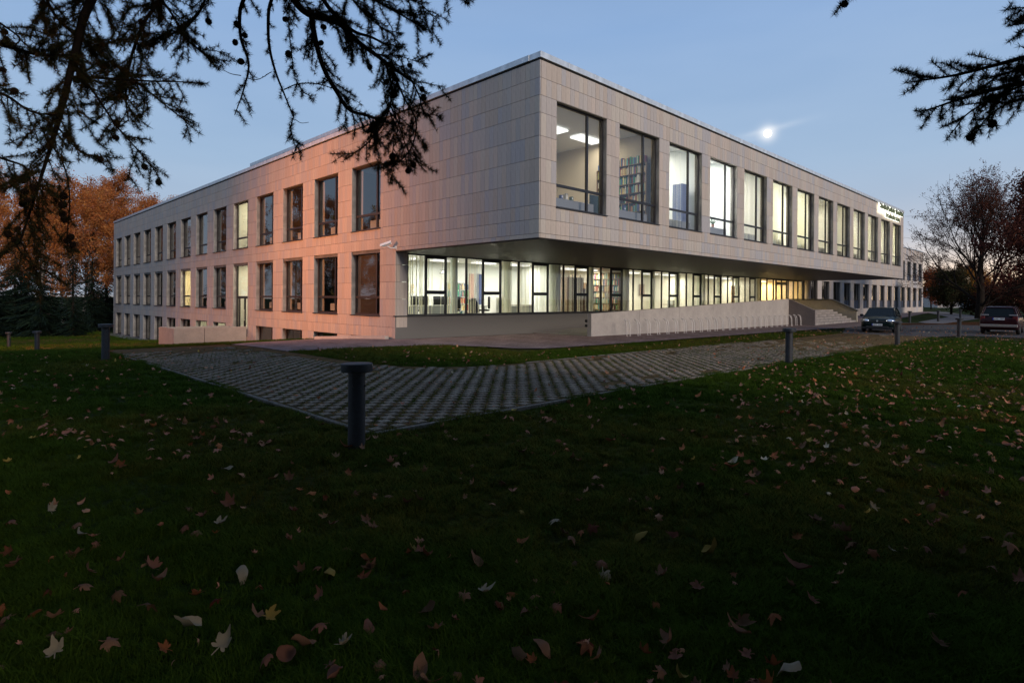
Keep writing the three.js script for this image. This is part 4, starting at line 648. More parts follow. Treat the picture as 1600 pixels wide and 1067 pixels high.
function car(label, o) {
  const t = thing('parked_car', label, 'car', o.at, 'cars parked by the drive', o.turn, true), L = o.L, W = o.W / 2, Pm = new THREE.MeshPhysicalMaterial({ color: new THREE.Color().setRGB(...o.paint), roughness: .4, metalness: 0, specularIntensity: .2, clearcoat: .16, clearcoatRoughness: .04 });
  const glass = new THREE.MeshPhysicalMaterial({ color: new THREE.Color(.006, .009, .010), roughness: .03, metalness: 0, specularIntensity: .45, ior: 1.4 }), trim = std(.012, .012, .013, .6), lo = o.lowTrim ? std(...o.lowTrim, .5) : trim;
  const ring = (s) => [[s.b, 0], [s.b, s.w * .8], [s.b + .05, s.w * .96], [s.b + .2, s.w], [lerp(s.b, s.t, .62), s.w], [s.t - .08, s.w * .97], [s.t - .02, s.w * .88], [s.t, s.w * .6], [s.t + .01, 0]];
  const full = (s) => { const r = ring(s); return [...r, ...r.slice(1, -1).reverse().map(([y, z]) => [y, -z])]; };
  const hb = o.hb; // beltline
  part('body', loft(o.body.map(([x, b, tt, w]) => ({ x: x * L, b, t: tt, w: w * W })), full), Pm, t);
  // greenhouse: glass volume, roof and pillars over it
  const gh = o.green, G = (x, y, z) => V3(x * L, y, z * W);
  const quad = (a, b, c, d) => { const g = new THREE.BufferGeometry(); g.setAttribute('position', new THREE.Float32BufferAttribute([a, b, c, a, c, d].flatMap((p) => [p.x, p.y, p.z]), 3)); g.computeVertexNormals(); return g; };
  const wt = .70, wb = .90; const F0 = [gh[0], gh[1]], R0 = [gh[2], gh[3]], h = o.H, hr = h - .02;
  const A = (s) => G(gh[0], hb, s * wb), Bt = (s) => G(gh[1], hr, s * wt), Ct = (s) => G(gh[2], hr - .02, s * wt), D = (s) => G(gh[3], hb, s * wb);
  part('windscreen', quad(A(1), A(-1), Bt(-1), Bt(1)), glass, t); part('rear_window', quad(Ct(1), Ct(-1), D(-1), D(1)), glass, t);
  for (const s of [1, -1]) part('side_window', quad(A(s), Bt(s), Ct(s), D(s)), glass, t);
  const xr = (gh[1] + gh[2]) / 2; part('roof', loft([[gh[1] - .012, hr - .012, wt * .98], [gh[1] + .03, hr + .012, wt * 1.0], [xr, hr + .03, wt * 1.01], [gh[2] - .02, hr + .005, wt], [gh[2] + .015, hr - .03, wt * .97]].map(([x, y, w]) => ({ x: x * L, t: y, w: w * W })), (s) => [[s.t - .04, s.w], [s.t - .012, s.w * .96], [s.t + .008, s.w * .7], [s.t + .014, 0], [s.t + .008, -s.w * .7], [s.t - .012, -s.w * .96], [s.t - .04, -s.w], [s.t - .045, 0]]), Pm, t);
  for (const s of [1, -1]) { part('pillar', [cyl(A(s), Bt(s), .035, .03, 8), cyl(Ct(s), D(s), .05, .05, 8), cyl(G(lerp(gh[0], gh[3], .52), hb, s * wb * 1.0), G(lerp(gh[1], gh[2], .5), hr, s * wt * 1.0), .03, .03, 8)], Pm, t); part('side_mirror', [new THREE.SphereGeometry(.1, 12, 8).scale(.8, .8, 1).translate(gh[0] * L + .28, hb + .06, s * (W + .1)), cyl(V3(gh[0] * L + .25, hb + .02, s * W * .9), V3(gh[0] * L + .28, hb + .05, s * (W + .06)), .025, .025, 6)], trim, t); }
  for (const x of o.wheels) for (const s of [1, -1]) { const w = part('wheel', new THREE.TorusGeometry(.235, .085, 10, 24).scale(1, 1, 1.25).translate(x * L, .315, s * (W - .10)), trim, t); part('rim', [new THREE.CylinderGeometry(.2, .2, .12, 18).rotateX(Math.PI / 2).translate(x * L, .315, s * (W - .1)), ...[0, 1, 2, 3, 4].map((k) => box(-.02, .02, 0, .19, -.07, .07).rotateZ(k * 1.2566).translate(x * L, .315, s * (W - .095)))], M.steel, w); }
  const hx = o.body[0][0] * L, tx = o.body[o.body.length - 1][0] * L;
  for (const s of [1, -1]) {
    const hl = part('headlight', new THREE.SphereGeometry(1, 16, 10).scale(.17, .105, .24).rotateY(s * .45).translate(hx + .15, o.hl, s * W * .72), new THREE.MeshPhysicalMaterial({ color: new THREE.Color(.62, .66, .72), roughness: .12, metalness: .75, clearcoat: 1, clearcoatRoughness: .02 }), t);
    part('indicator', new THREE.SphereGeometry(1, 10, 8).scale(.09, .05, .07).translate(hx + .21, o.hl + .01, s * W * .90), std(.5, .28, .1, .2), hl);
    part('tail_light', new RoundedBoxGeometry(.1, .26, .22, 2, .04).translate(tx - .055, o.tl, s * W * .80), std(.10, .008, .008, .2), t);
    part('light_strip', new RoundedBoxGeometry(.09, .07, .36, 1, .02).translate(tx - .045, o.tl + .19, s * W * .70), std(.22, .2, .2, .3), t);
  }
  part('grille', [new RoundedBoxGeometry(.05, .10, W * .85, 1, .02).translate(hx + .02, o.hl - .03, 0), new RoundedBoxGeometry(.06, .13, W * 1.3, 1, .02).translate(hx + .015, .33, 0)], trim, t);
  part('badge', new THREE.CylinderGeometry(.05, .05, .02, 16).rotateZ(Math.PI / 2).translate(hx - .01, o.hl + .0, 0), M.steel, t);
  part('bumper', [new RoundedBoxGeometry(.12, .16, W * 1.86, 2, .04).translate(tx - .03, .50, 0), new RoundedBoxGeometry(.1, .12, W * 1.8, 2, .04).translate(hx + .05, .27, 0)], lo, t);
  part('wiper', cyl(V3(gh[0] * L - .02, hb + .01, .1), V3(gh[0] * L + .14, hb + .1, .5), .008, .008, 5), trim, t);
  const np = new THREE.MeshStandardMaterial({ map: plateT(o.seed), roughness: .5 });
  part('number_plate', new THREE.PlaneGeometry(.52, .115).rotateY(-Math.PI / 2).translate(hx - .013, .47, 0), np, t, undefined, true);
  part('number_plate', new THREE.PlaneGeometry(.52, .115).rotateY(Math.PI / 2).translate(tx + .013, o.tl - .02, 0), np, t, undefined, true);
  return t;
}
const hatch = { L: 4.1, W: 1.71, H: 1.43, hb: .92, hl: .68, tl: .82, wheels: [.19, .80], body: [[0, .30, .60, .70], [.015, .24, .72, .84], [.05, .2, .80, .95], [.15, .2, .885, .99], [.27, .2, .945, 1], [.5, .2, .955, 1], [.8, .2, .96, .99], [.93, .22, .94, .95], [.985, .3, .88, .88], [1, .36, .74, .80]], green: [.255, .46, .82, .95] };
const estate = { L: 4.7, W: 1.75, H: 1.56, hb: .98, hl: .72, tl: .90, wheels: [.19, .77], body: [[0, .34, .62, .72], [.015, .28, .76, .85], [.05, .24, .84, .95], [.15, .24, .92, .99], [.27, .24, 1.0, 1], [.5, .24, 1.01, 1], [.85, .24, 1.02, .99], [.95, .26, 1.01, .97], [.99, .32, .98, .93], [1, .4, .9, .88]], green: [.26, .42, .90, .985], lowTrim: [.17, .16, .145] };
car('dark green hatchback parked facing the lawn by the entrance stairs', { ...hatch, at: [38.5, land(38.5, 9.4) + .016, -9.4], turn: .12, paint: [.002, .008, .007], seed: 4 });
car('dark red estate car with grey bumper parked at the right edge', { ...estate, at: [46.9, land(44, 4.2) + .016, -4.55], turn: Math.PI + .03, paint: [.020, .003, .005], seed: 11 });
{ const [u, v] = hit(1463, 477); car('small pale van parked far off beside the orange tree', { ...estate, H: 2.0, hb: 1.15, at: [u, land(u, v), -v], turn: 2.4, paint: [.55, .57, .6], seed: 21 }); }
// ================================================================ TREES
const bark = (r, g, b) => matte(r, g, b, { map: tex(128, 1, (x, y) => .72 + .5 * (pf(x, y * .5, 20, 4, 33) - .5)) });
const BK = { dark: bark(.045, .035, .028), birch: std(.52, .46, .40, .8, { map: tex(128, .8, (x, y) => { const b = pf(x * .5, y * 3, 10, 3, 37); return b > .62 ? .22 : .9 + .2 * (b - .5); }) }), grey: bark(.075, .06, .05), larch: bark(.030, .022, .018) };
function clump(n, r, w, l, seed) { // a spray of little bent leaves filling a ball
  const R = rng(seed), pos = [];
  for (let k = 0; k < n; k++) {
    const p = V3(R() - .5, R() - .5, R() - .5).normalize().multiplyScalar(r * Math.cbrt(R())), d = V3(R() - .5, R() - .7, R() - .5).normalize(), s = d.clone().cross(V3(R() - .5, R(), R() - .5)).normalize().multiplyScalar(w * (.6 + .8 * R())), e = p.clone().addScaledVector(d, l * (.7 + .6 * R())), m = p.clone().lerp(e, .45);
    const q = d.clone().cross(s).normalize().multiplyScalar(w * .35); m.add(q);
    const a = m.clone().add(s).sub(q), b = m.clone().sub(s).sub(q);
    pos.push(...p.toArray(), ...a.toArray(), ...m.toArray(), ...p.toArray(), ...m.toArray(), ...b.toArray(), ...m.toArray(), ...a.toArray(), ...e.toArray(), ...m.toArray(), ...e.toArray(), ...b.toArray());
  }
  const g = new THREE.BufferGeometry(); g.setAttribute('position', new THREE.Float32BufferAttribute(pos, 3)); g.computeVertexNormals(); return g;
}
const leafMat = (t = .35) => new THREE.MeshPhysicalMaterial({ color: 0xffffff, roughness: 1, specularIntensity: .15, transmission: t, thickness: 0, side: THREE.DoubleSide });
const LEAF = leafMat(.3);
const CL = [clump(16, .42, .055, .13, 1), clump(16, .42, .06, .12, 2), clump(10, .3, .045, .10, 3)];
const rq = (R) => new THREE.Quaternion().setFromEuler(new THREE.Euler(R() * 6.28, R() * 6.28, R() * 6.28));
function skeleton(R, base, dir, len, rad, depth, o, out) {
  const n = 4, pts = [base.clone()], d = dir.clone(); let p = base.clone();
  for (let i = 0; i < n; i++) { d.add(V3((R() - .5) * o.wig, (R() - .5) * o.wig + (o.up || 0), (R() - .5) * o.wig)).normalize(); p = p.clone().addScaledVector(d, len / n); pts.push(p); }
  out.seg.push([pts, rad, rad * .62, depth]);
  if (depth <= 0) { out.tips.push(...pts.slice(1)); return; }
  const k = o.kids(R, depth);
  for (let i = 0; i < k; i++) {
    const t = i === 0 ? 1 : .3 + .7 * R(), at = pts[Math.min(n, Math.max(1, Math.round(t * n)))], ax = V3(R() - .5, R() - .5, R() - .5).normalize();
    const nd = d.clone().applyAxisAngle(ax.addScaledVector(d, -ax.dot(d)).normalize(), i === 0 ? .15 + .2 * R() : o.spread * (.6 + .6 * R()));
    skeleton(R, at, nd, len * (i === 0 ? .82 : .55 + .3 * R()), rad * (i === 0 ? .62 : .42 + .15 * R()), depth - 1, o, out);
  }
}
function tintOf(pal, R, j = .25) { const c = pal[Math.floor(R() * pal.length)], s = 1 - j / 2 + j * R(); return new THREE.Color().setRGB(c[0] * s, c[1] * s, c[2] * s); }
function broadleaf(name, label, cat, u, v, o, group) {
  const y = land(u, v), t = thing(name, label, cat, [u, y, -v], group), R = rng(o.seed), out = { seg: [], tips: [] };
  const T = []; let p = UV(u, y - .3, v), d = V3((R() - .5) * .12, 1, (R() - .5) * .12).normalize();
  const n = 9; for (let i = 0; i <= n; i++) { T.push(p.clone()); d.add(V3((R() - .5) * .08, 0.05, (R() - .5) * .08)).normalize(); p = p.clone().addScaledVector(d, o.h * .92 / n); }
  part('trunk', tube(T, o.r, o.r * .18, 8), o.bark, t);
  const at = (f) => { const x = f * n, i = Math.min(n - 1, Math.floor(x)); return T[i].clone().lerp(T[i + 1], x - i); };
  for (let k = 0; k < o.limbs; k++) { const f = lerp(o.low, .97, Math.pow((k + .5) / o.limbs, .9)), a = k * 2.4 + R(), rise = lerp(.35, 1.3, f) * (o.rise || 1), dir = V3(Math.cos(a), rise, Math.sin(a)).normalize(); skeleton(R, at(f), dir, o.w * lerp(1, .35, Math.pow(Math.abs(f - o.low - .15), .8)) * (.6 + .4 * R()), o.r * .32 * (1.15 - f), o.depth, { wig: .35, up: o.up ?? .03, spread: o.spread || .75, kids: (q, dd) => (dd > 1 ? 3 : 3) }, out); }
  part('limb', out.seg.filter((s) => s[1] > .006).map(([pts, a, b]) => tube(pts, a, b, a > .03 ? 5 : 3)), o.bark2 || o.bark, t);
  const mats = [], cols = []; for (const q of out.tips) for (let k = 0; k < o.per; k++) { if (R() > (o.keep ?? 1)) continue; mats.push(M4(q.clone().add(V3(R() - .5, R() - .5, R() - .5).multiplyScalar(o.jit)), rq(R), o.size * (.7 + .6 * R()))); cols.push(tintOf(o.pal, R, .7)); }
  inst('crown', o.geo || CL[Math.floor(R() * 2)], LEAF, mats, cols, t);
  return t;
}
const BIRCH = [[.40, .125, .030], [.46, .165, .04], [.34, .10, .028], [.44, .19, .06], [.38, .135, .06]];
// birches beyond the far end of the side front (pixel column, depth, height)
const bl = ['orange birch at the left edge of the photo above the conifers', 'tall orange birch with two pale stems behind the conifers', 'orange birch behind the hanging larch cones', 'pinkish half-bare birch poking above its neighbours on the left', 'broad orange birch left of the building end', 'bright orange birch whose top is highest beside the building', 'orange birch just behind the far end of the building', 'thin orange birch rising over the far roof edge', 'orange birch above the far roof, second from the building end', 'half-bare birch top peeking over the roof', 'dense orange birch low between the conifers', 'orange birch filling the gap left of the building end'];
[[-15, 72, 15.5], [35, 78, 18.2], [75, 70, 15.2], [98, 84, 19.5], [128, 76, 16.2], [165, 80, 18.6], [195, 84, 18.4], [222, 90, 17.2], [240, 94, 16.8], [268, 98, 18.5], [140, 68, 12.5], [60, 66, 12.5]].forEach(([px, F, h], k) => {
  const c = pix(px, HOR, F), thin = k === 3 || k === 9; broadleaf('birch_tree', bl[k], 'birch', c.x, -c.z, { seed: 100 + k, h: h + 2.2, r: .2, limbs: thin ? 16 : 22, low: .22, w: 3.4, rise: 1.25, depth: 2, per: thin ? 1 : 2, keep: thin ? .65 : .85, jit: .6, size: 1.1, pal: thin ? [[.38, .16, .09], [.40, .18, .07]] : BIRCH, bark: BK.birch, bark2: bark(.16, .10, .07) }, 'autumn birches left of the building');
});
// conifers in front of them
const spray = (() => { const R = rng(6), pos = []; for (let k = 0; k < 26; k++) { const x = R() * 1, s = (R() < .5 ? -1 : 1), l = .22 * (1 - x * .6) + .05, y0 = -.12 * x * x, a = [x, y0, 0], b = [x + .12 + R() * .08, y0 - .04 - R() * .07, s * l], m = [x + .10, y0 + .01, s * l * .45 + .025], n = [x + .02, y0 - .02, s * l * .45 - .01]; pos.push(...a, ...m, ...b, ...a, ...b, ...n); } const g = new THREE.BufferGeometry(); g.setAttribute('position', new THREE.Float32BufferAttribute(pos, 3)); g.computeVertexNormals(); return g; })();
function conifer(name, label, cat, u, v, h, w, seed, pal, group, dens = 1) {
  const y = land(u, v), t = thing(name, label, cat, [u, y, -v], group), R = rng(seed); part('trunk', tube([UV(u, y - .2, v), UV(u, y + h * .5, v), UV(u, y + h, v)], h * .018, .01, 7), BK.dark, t);
  const m = [], c = [], bs = [], N = Math.round(h * 34 * dens);
  for (let k = 0; k < N; k++) {
    const f = Math.pow((k + R()) / N, 1.15), a = R() * 6.283, rr = w * (1 - f) * (.75 + .4 * R()) + .15, by = y + .25 + f * (h - .3), dr = .30 + .3 * R();
    const s = Math.max(.24, rr * .25), nS = Math.max(2, Math.round(rr / .33));
    if (k % 3 === 0 && rr > .5) bs.push(tube([UV(u, by + rr * .1, v), UV(u + Math.cos(a) * rr * .8, by - rr * dr * .6, v + Math.sin(a) * rr * .8)], .02, .006, 3));
    for (let i = 0; i < nS; i++) { const q = (i + .6) / nS, r1 = rr * q * .72, aa = a + (R() - .5) * .5, e = new THREE.Quaternion().setFromEuler(new THREE.Euler((R() - .5) * .7, aa, -dr * (1.1 - .5 * q) * .8 + (R() - .5) * .4, 'YXZ')); m.push(M4(UV(u + Math.cos(aa) * r1, by - rr * dr * q * .5, v + Math.sin(aa) * r1), e, s * (1.0 + .5 * R()))); c.push(tintOf(pal, R, .5)); }
  }
  part('limb', bs.length ? bs : [cyl(UV(u, y, v), UV(u, y + 1, v), .03, .03, 4)], BK.dark, t); inst('crown', spray, LEAFD, m, c, t); return t;
}
const SPR = [[.010, .021, .013], [.009, .018, .014], [.014, .025, .014], [.011, .022, .019]], LEAFD = matte(1, 1, 1, { side: THREE.DoubleSide });
const cl = ['dark spruce at the left edge of the photo', 'dark blue-green spruce second from the left edge', 'broad dark spruce behind the two left bollards', 'tall dark spruce in front of the orange birches', 'slim dark cypress-like conifer left of the building end', 'thin green conifer between the slim one and the building', 'dark spruce close to the far end of the building'];
[[-20, 56, 8.6, 3.2], [22, 60, 9.6, 3.4], [62, 58, 9.2, 3.3], [38, 66, 11.8, 3.2], [113, 58, 9.4, 1.5], [143, 67, 11.2, 2.4], [166, 73, 11.0, 2.4]].forEach(([px, F, h, w], k) => { const c = pix(px, HOR, F); conifer('spruce_tree', cl[k], 'spruce', c.x, -c.z, h, w, 200 + k, SPR, 'dark conifers left of the building', k === 4 ? 1.6 : 1); });
// the same woodland goes on out of frame on the left, where the side windows mirror it
[[-260, 60, 13, 0], [-420, 52, 12, 1], [-620, 46, 13, 0], [-900, 40, 12, 1], [-1300, 38, 13, 0], [-2100, 34, 12, 0]].forEach(([px, F, h, k], i) => { const c = pix(px, HOR, F); if (k) conifer('spruce_tree', `dark spruce beyond the left edge of the lawn ${['near the birches', 'by the lamp', 'by the path', 'in the hedge'][i % 4]}`, 'spruce', c.x, -c.z, h, 3, 240 + i, SPR, 'dark conifers left of the building'); else broadleaf('birch_tree', `orange birch beyond the left edge of the lawn, ${['first', '', 'second', '', 'third', 'fourth'][i]} outward from the building`, 'birch', c.x, -c.z, { seed: 300 + i, h: h + 3, r: .16, limbs: 18, low: .22, w: 3.4, rise: 1.25, depth: 2, per: 2, keep: .8, jit: .5, size: 1.2, pal: BIRCH, bark: BK.birch, bark2: bark(.16, .10, .07) }, 'autumn birches left of the building'); });
[[-6, 62], [-9, 74], [-14, 58], [-13, 82], [-19, 68], [-24, 54], [-22, 80], [-30, 62], [-8, 50]].forEach(([u, v], i) => conifer('spruce_tree', ['dark spruce out of frame left, nearest the lawn edge', 'spruce out of frame left, second in the row', 'spruce out of frame left, third in the row', 'spruce out of frame left, fourth in the row', 'spruce out of frame left, fifth in the row', 'spruce out of frame left, sixth in the row', 'spruce out of frame left, seventh in the row', 'spruce out of frame left, last in the row', 'spruce out of frame left behind the lamp'][i], 'spruce', u, v, 11 + 3 * hash2(i, 1, 1), 3.4, 560 + i, SPR, 'dark conifers left of the building', .6));
{ const src = scene.getObjectByName('birch_tree_005'); [[-6, 96], [-12, 108], [-20, 92], [-26, 112], [-33, 98], [-16, 124], [-40, 118], [-10, 84]].forEach(([u, v], i) => { const o = src.clone(); o.name = numbered('birch_tree'); scene.add(o); o.position.set(u, land(u, v), -v); o.rotation.y = i * 1.3; o.userData = { label: `orange birch of the far wood out of frame left, ${['nearest the lawn', 'second row', 'third', 'fourth', 'fifth', 'deepest in', 'outermost', 'at the front'][i]}`, category: 'birch', group: 'autumn birches left of the building' }; }); }
// right: the many-stemmed half-bare tree, its red neighbour, far trees
{
  const u = 77, v = 9.6, y = land(u, v), t = thing('bare_tree', 'large half-bare spreading tree with few red-brown leaves behind the red car', 'tree', [u, y, -v]), R = rng(42), out = { seg: [], tips: [] };
  const T = [[0, 0], [.15, 2.8], [.1, 5.5], [.3, 7.6], [.4, 10.2]].map(([s, h]) => FR(0, 0, 0).add(V3(u + SA * s, y - .2 + h, -v + CA * s)));
  const stems = [tube(T, .42, .07, 9)]; const o = { wig: .28, up: .035, spread: .62, kids: (r, d) => (d > 3 ? 4 : d > 1 ? 4 : 3) };
  // side stems leave low and lean outward
  [[-1, .62, 2.1, .26], [1, .45, 2.0, .2], [-1, .25, 3.6, .2], [1, .7, 3.8, .18]].forEach(([s, l, hh]) => { });
  for (let k = 0; k < 19; k++) { const f = lerp(.06, .96, k / 18), i = Math.min(3, Math.floor(f * 4)), b = T[i].clone().lerp(T[i + 1], f * 4 - i), a = k * 2.4, out1 = lerp(.95, .36, f), dir = V3(Math.cos(a) * out1, lerp(.75, 1.25, f), Math.sin(a) * out1).normalize(); skeleton(R, b, dir, lerp(4.1, 2.0, f), lerp(.15, .05, f), 4, o, out); }
  part('trunk', stems, BK.dark, t); part('limb', out.seg.filter((s) => s[1] > .008).map(([p, a, b]) => tube(p, Math.max(a, .012), Math.max(b, .010), a > .05 ? 5 : 3)), BK.dark, t);
  const m = [], c = []; for (const q of out.tips) if (R() < .22) { m.push(M4(q, rq(R), .8 + .5 * R())); c.push(tintOf([[.15, .045, .028], [.10, .04, .026], [.15, .06, .035]], R)); }
  inst('crown', CL[2], LEAF, m, c, t);
}
{ const c = pix(1662, HOR, 52); broadleaf('red_tree', 'dense dark red tree at the right edge of the photo', 'tree', c.x, -c.z, { seed: 51, h: 11.5, r: .3, limbs: 26, low: .2, w: 3.5, rise: .8, depth: 2, per: 3, keep: .95, jit: .55, size: 1.15, pal: [[.12, .03, .022], [.14, .045, .024], [.09, .028, .022]], bark: BK.dark }); }
[[1487, 78, 5.4, 2.6, [[.03, .028, .012], [.05, .03, .012], [.04, .045, .016]], 'round dark green bush-like tree right of the back wing', 61, .1], [1456, 128, 8.4, 3.2, [[.30, .075, .02], [.26, .06, .018]], 'rust orange tree just right of the back wing', 62, .15], [1531, 118, 7.6, 3.0, [[.36, .16, .02], [.32, .12, .02]], 'yellow-orange tree behind the big bare tree', 63, .15], [1508, 132, 10.5, 3.6, [[.11, .045, .02], [.09, .04, .02]], 'brown far tree between the dark bush and the bare tree', 64, .15], [1560, 74, 3.2, 2.4, [[.07, .02, .014], [.05, .03, .014]], 'low dark shrub behind the red car', 65, .04], [1612, 66, 3.8, 3, [[.07, .02, .014], [.05, .03, .014]], 'dark shrub at the right edge behind the red car', 66, .04]].forEach(([px, F, h, w, pal, label, seed, low]) => { const c = pix(px, HOR, F); broadleaf('autumn_tree', label, 'tree', c.x, -c.z, { seed, h, r: .16, limbs: 22, low, w, rise: .7, depth: 1, per: 4, keep: 1, jit: .7, size: 1.25, pal, bark: BK.dark }); });
[[1449, 170, 15, 3.4, 'far dark fir beside the back wing'], [1467, 190, 19, 4.2, 'tall far dark fir above the pale roofs'], [1482, 195, 16, 5, 'far dark fir right of the tallest one'], [1500, 210, 15, 5.5, 'broad far dark fir behind the brown tree']].forEach(([px, F, h, w, l], k) => { const c = pix(px, HOR, F); conifer('fir_tree', l, 'fir', c.x, -c.z, h, w, 260 + k, [[.030, .04, .04], [.024, .036, .034]], 'far dark firs on the right', .7); });
[[-16, 20], [-20, 34], [-18, 48]].forEach(([v, u], i) => broadleaf('bare_tree', ['bare tree behind the viewer, mirrored in the upper windows', 'bare tree behind the viewer further along the lawn', 'bare tree behind the viewer at the end of the lawn'][i], 'tree', u, v, { seed: 400 + i, h: 11, r: .2, limbs: 14, low: .25, w: 3.6, rise: 1, depth: 3, per: 1, keep: .06, jit: .3, size: .7, pal: [[.1, .04, .02]], bark: BK.grey, spread: .6 }, 'bare trees behind the viewer'));
// far houses on the right
function house(label, px, F, w, d, h, wallM, roofM, turn) {
  const c = pix(px, HOR, F), u = c.x, v = -c.z, y = land(u, v), t = thing('house', label, 'house', [u, y, -v], undefined, turn, true);
  part('wall', new THREE.BoxGeometry(w, h, d).translate(0, h / 2, 0), wallM, t); const s = new THREE.Shape([[-d / 2 - .4, 0], [d / 2 + .4, 0], [0, d * .42]].map((q) => new THREE.Vector2(...q)));
  part('roof', new THREE.ExtrudeGeometry(s, { depth: w + .6, bevelEnabled: false }).rotateY(Math.PI / 2).translate(-w / 2 - .3, h + .003, 0), roofM, t);
  for (let k = 0; k < 4; k++) { const x = -w / 2 + w * (k + .5) / 4, win = part('window', [new THREE.BoxGeometry(1.2, 1.4, .06).translate(x, h * .55, d / 2 + .02)], M.whiteMetal, t); part('pane', new THREE.PlaneGeometry(1.0, 1.2).translate(x, h * .55, d / 2 + .053), M.frame, win); }
}
house('far house with a pale snowy-looking roof left of the dark bush', 1474, 165, 16, 8, 4.2, std(.45, .40, .36, .9), std(.55, .52, .50, .6), .5);
house('far grey house behind the bare tree stems', 1522, 158, 8, 6, 3.4, std(.40, .38, .36, .9), std(.60, .57, .56, .6), -.2);

// ================================================================ LARCHES OVER THE VIEWER
const rosette = (() => { const R = rng(12), pos = []; for (let k = 0; k < 15; k++) { const a = R() * 6.283, e = R() * 1.25, d = V3(Math.cos(a) * Math.cos(e), Math.sin(e), Math.sin(a) * Math.cos(e)), l = .022 + .014 * R(), s = d.clone().cross(V3(R() - .5, R() - .5, R() - .5)).normalize().multiplyScalar(.00085), tip = d.clone().multiplyScalar(l), s2 = d.clone().cross(s).normalize().multiplyScalar(.00085); pos.push(s.x, s.y, s.z, -s.x, -s.y, -s.z, tip.x, tip.y, tip.z, s2.x, s2.y, s2.z, -s2.x, -s2.y, -s2.z, tip.x, tip.y, tip.z); } const g = new THREE.BufferGeometry(); g.setAttribute('position', new THREE.Float32BufferAttribute(pos, 3)); g.computeVertexNormals(); return g; })();
const coneGeo = (() => { const g = []; for (let r = 0; r < 5; r++) for (let k = 0; k < 6; k++) { const y = -.013 + r * .006, rad = [.007, .0105, .0115, .010, .006][r], a = (k + (r % 2) / 2) * 1.0472; g.push(new THREE.SphereGeometry(.0062, 5, 4).scale(1, .5, 1.1).rotateX(-.5).translate(0, y, rad).rotateY(a)); } g.push(new THREE.SphereGeometry(.0105, 8, 6).scale(1, 1.35, 1)); return merged(g); })();
const NEED = [[.045, .048, .018], [.065, .048, .016], [.095, .052, .018], [.032, .045, .022]];
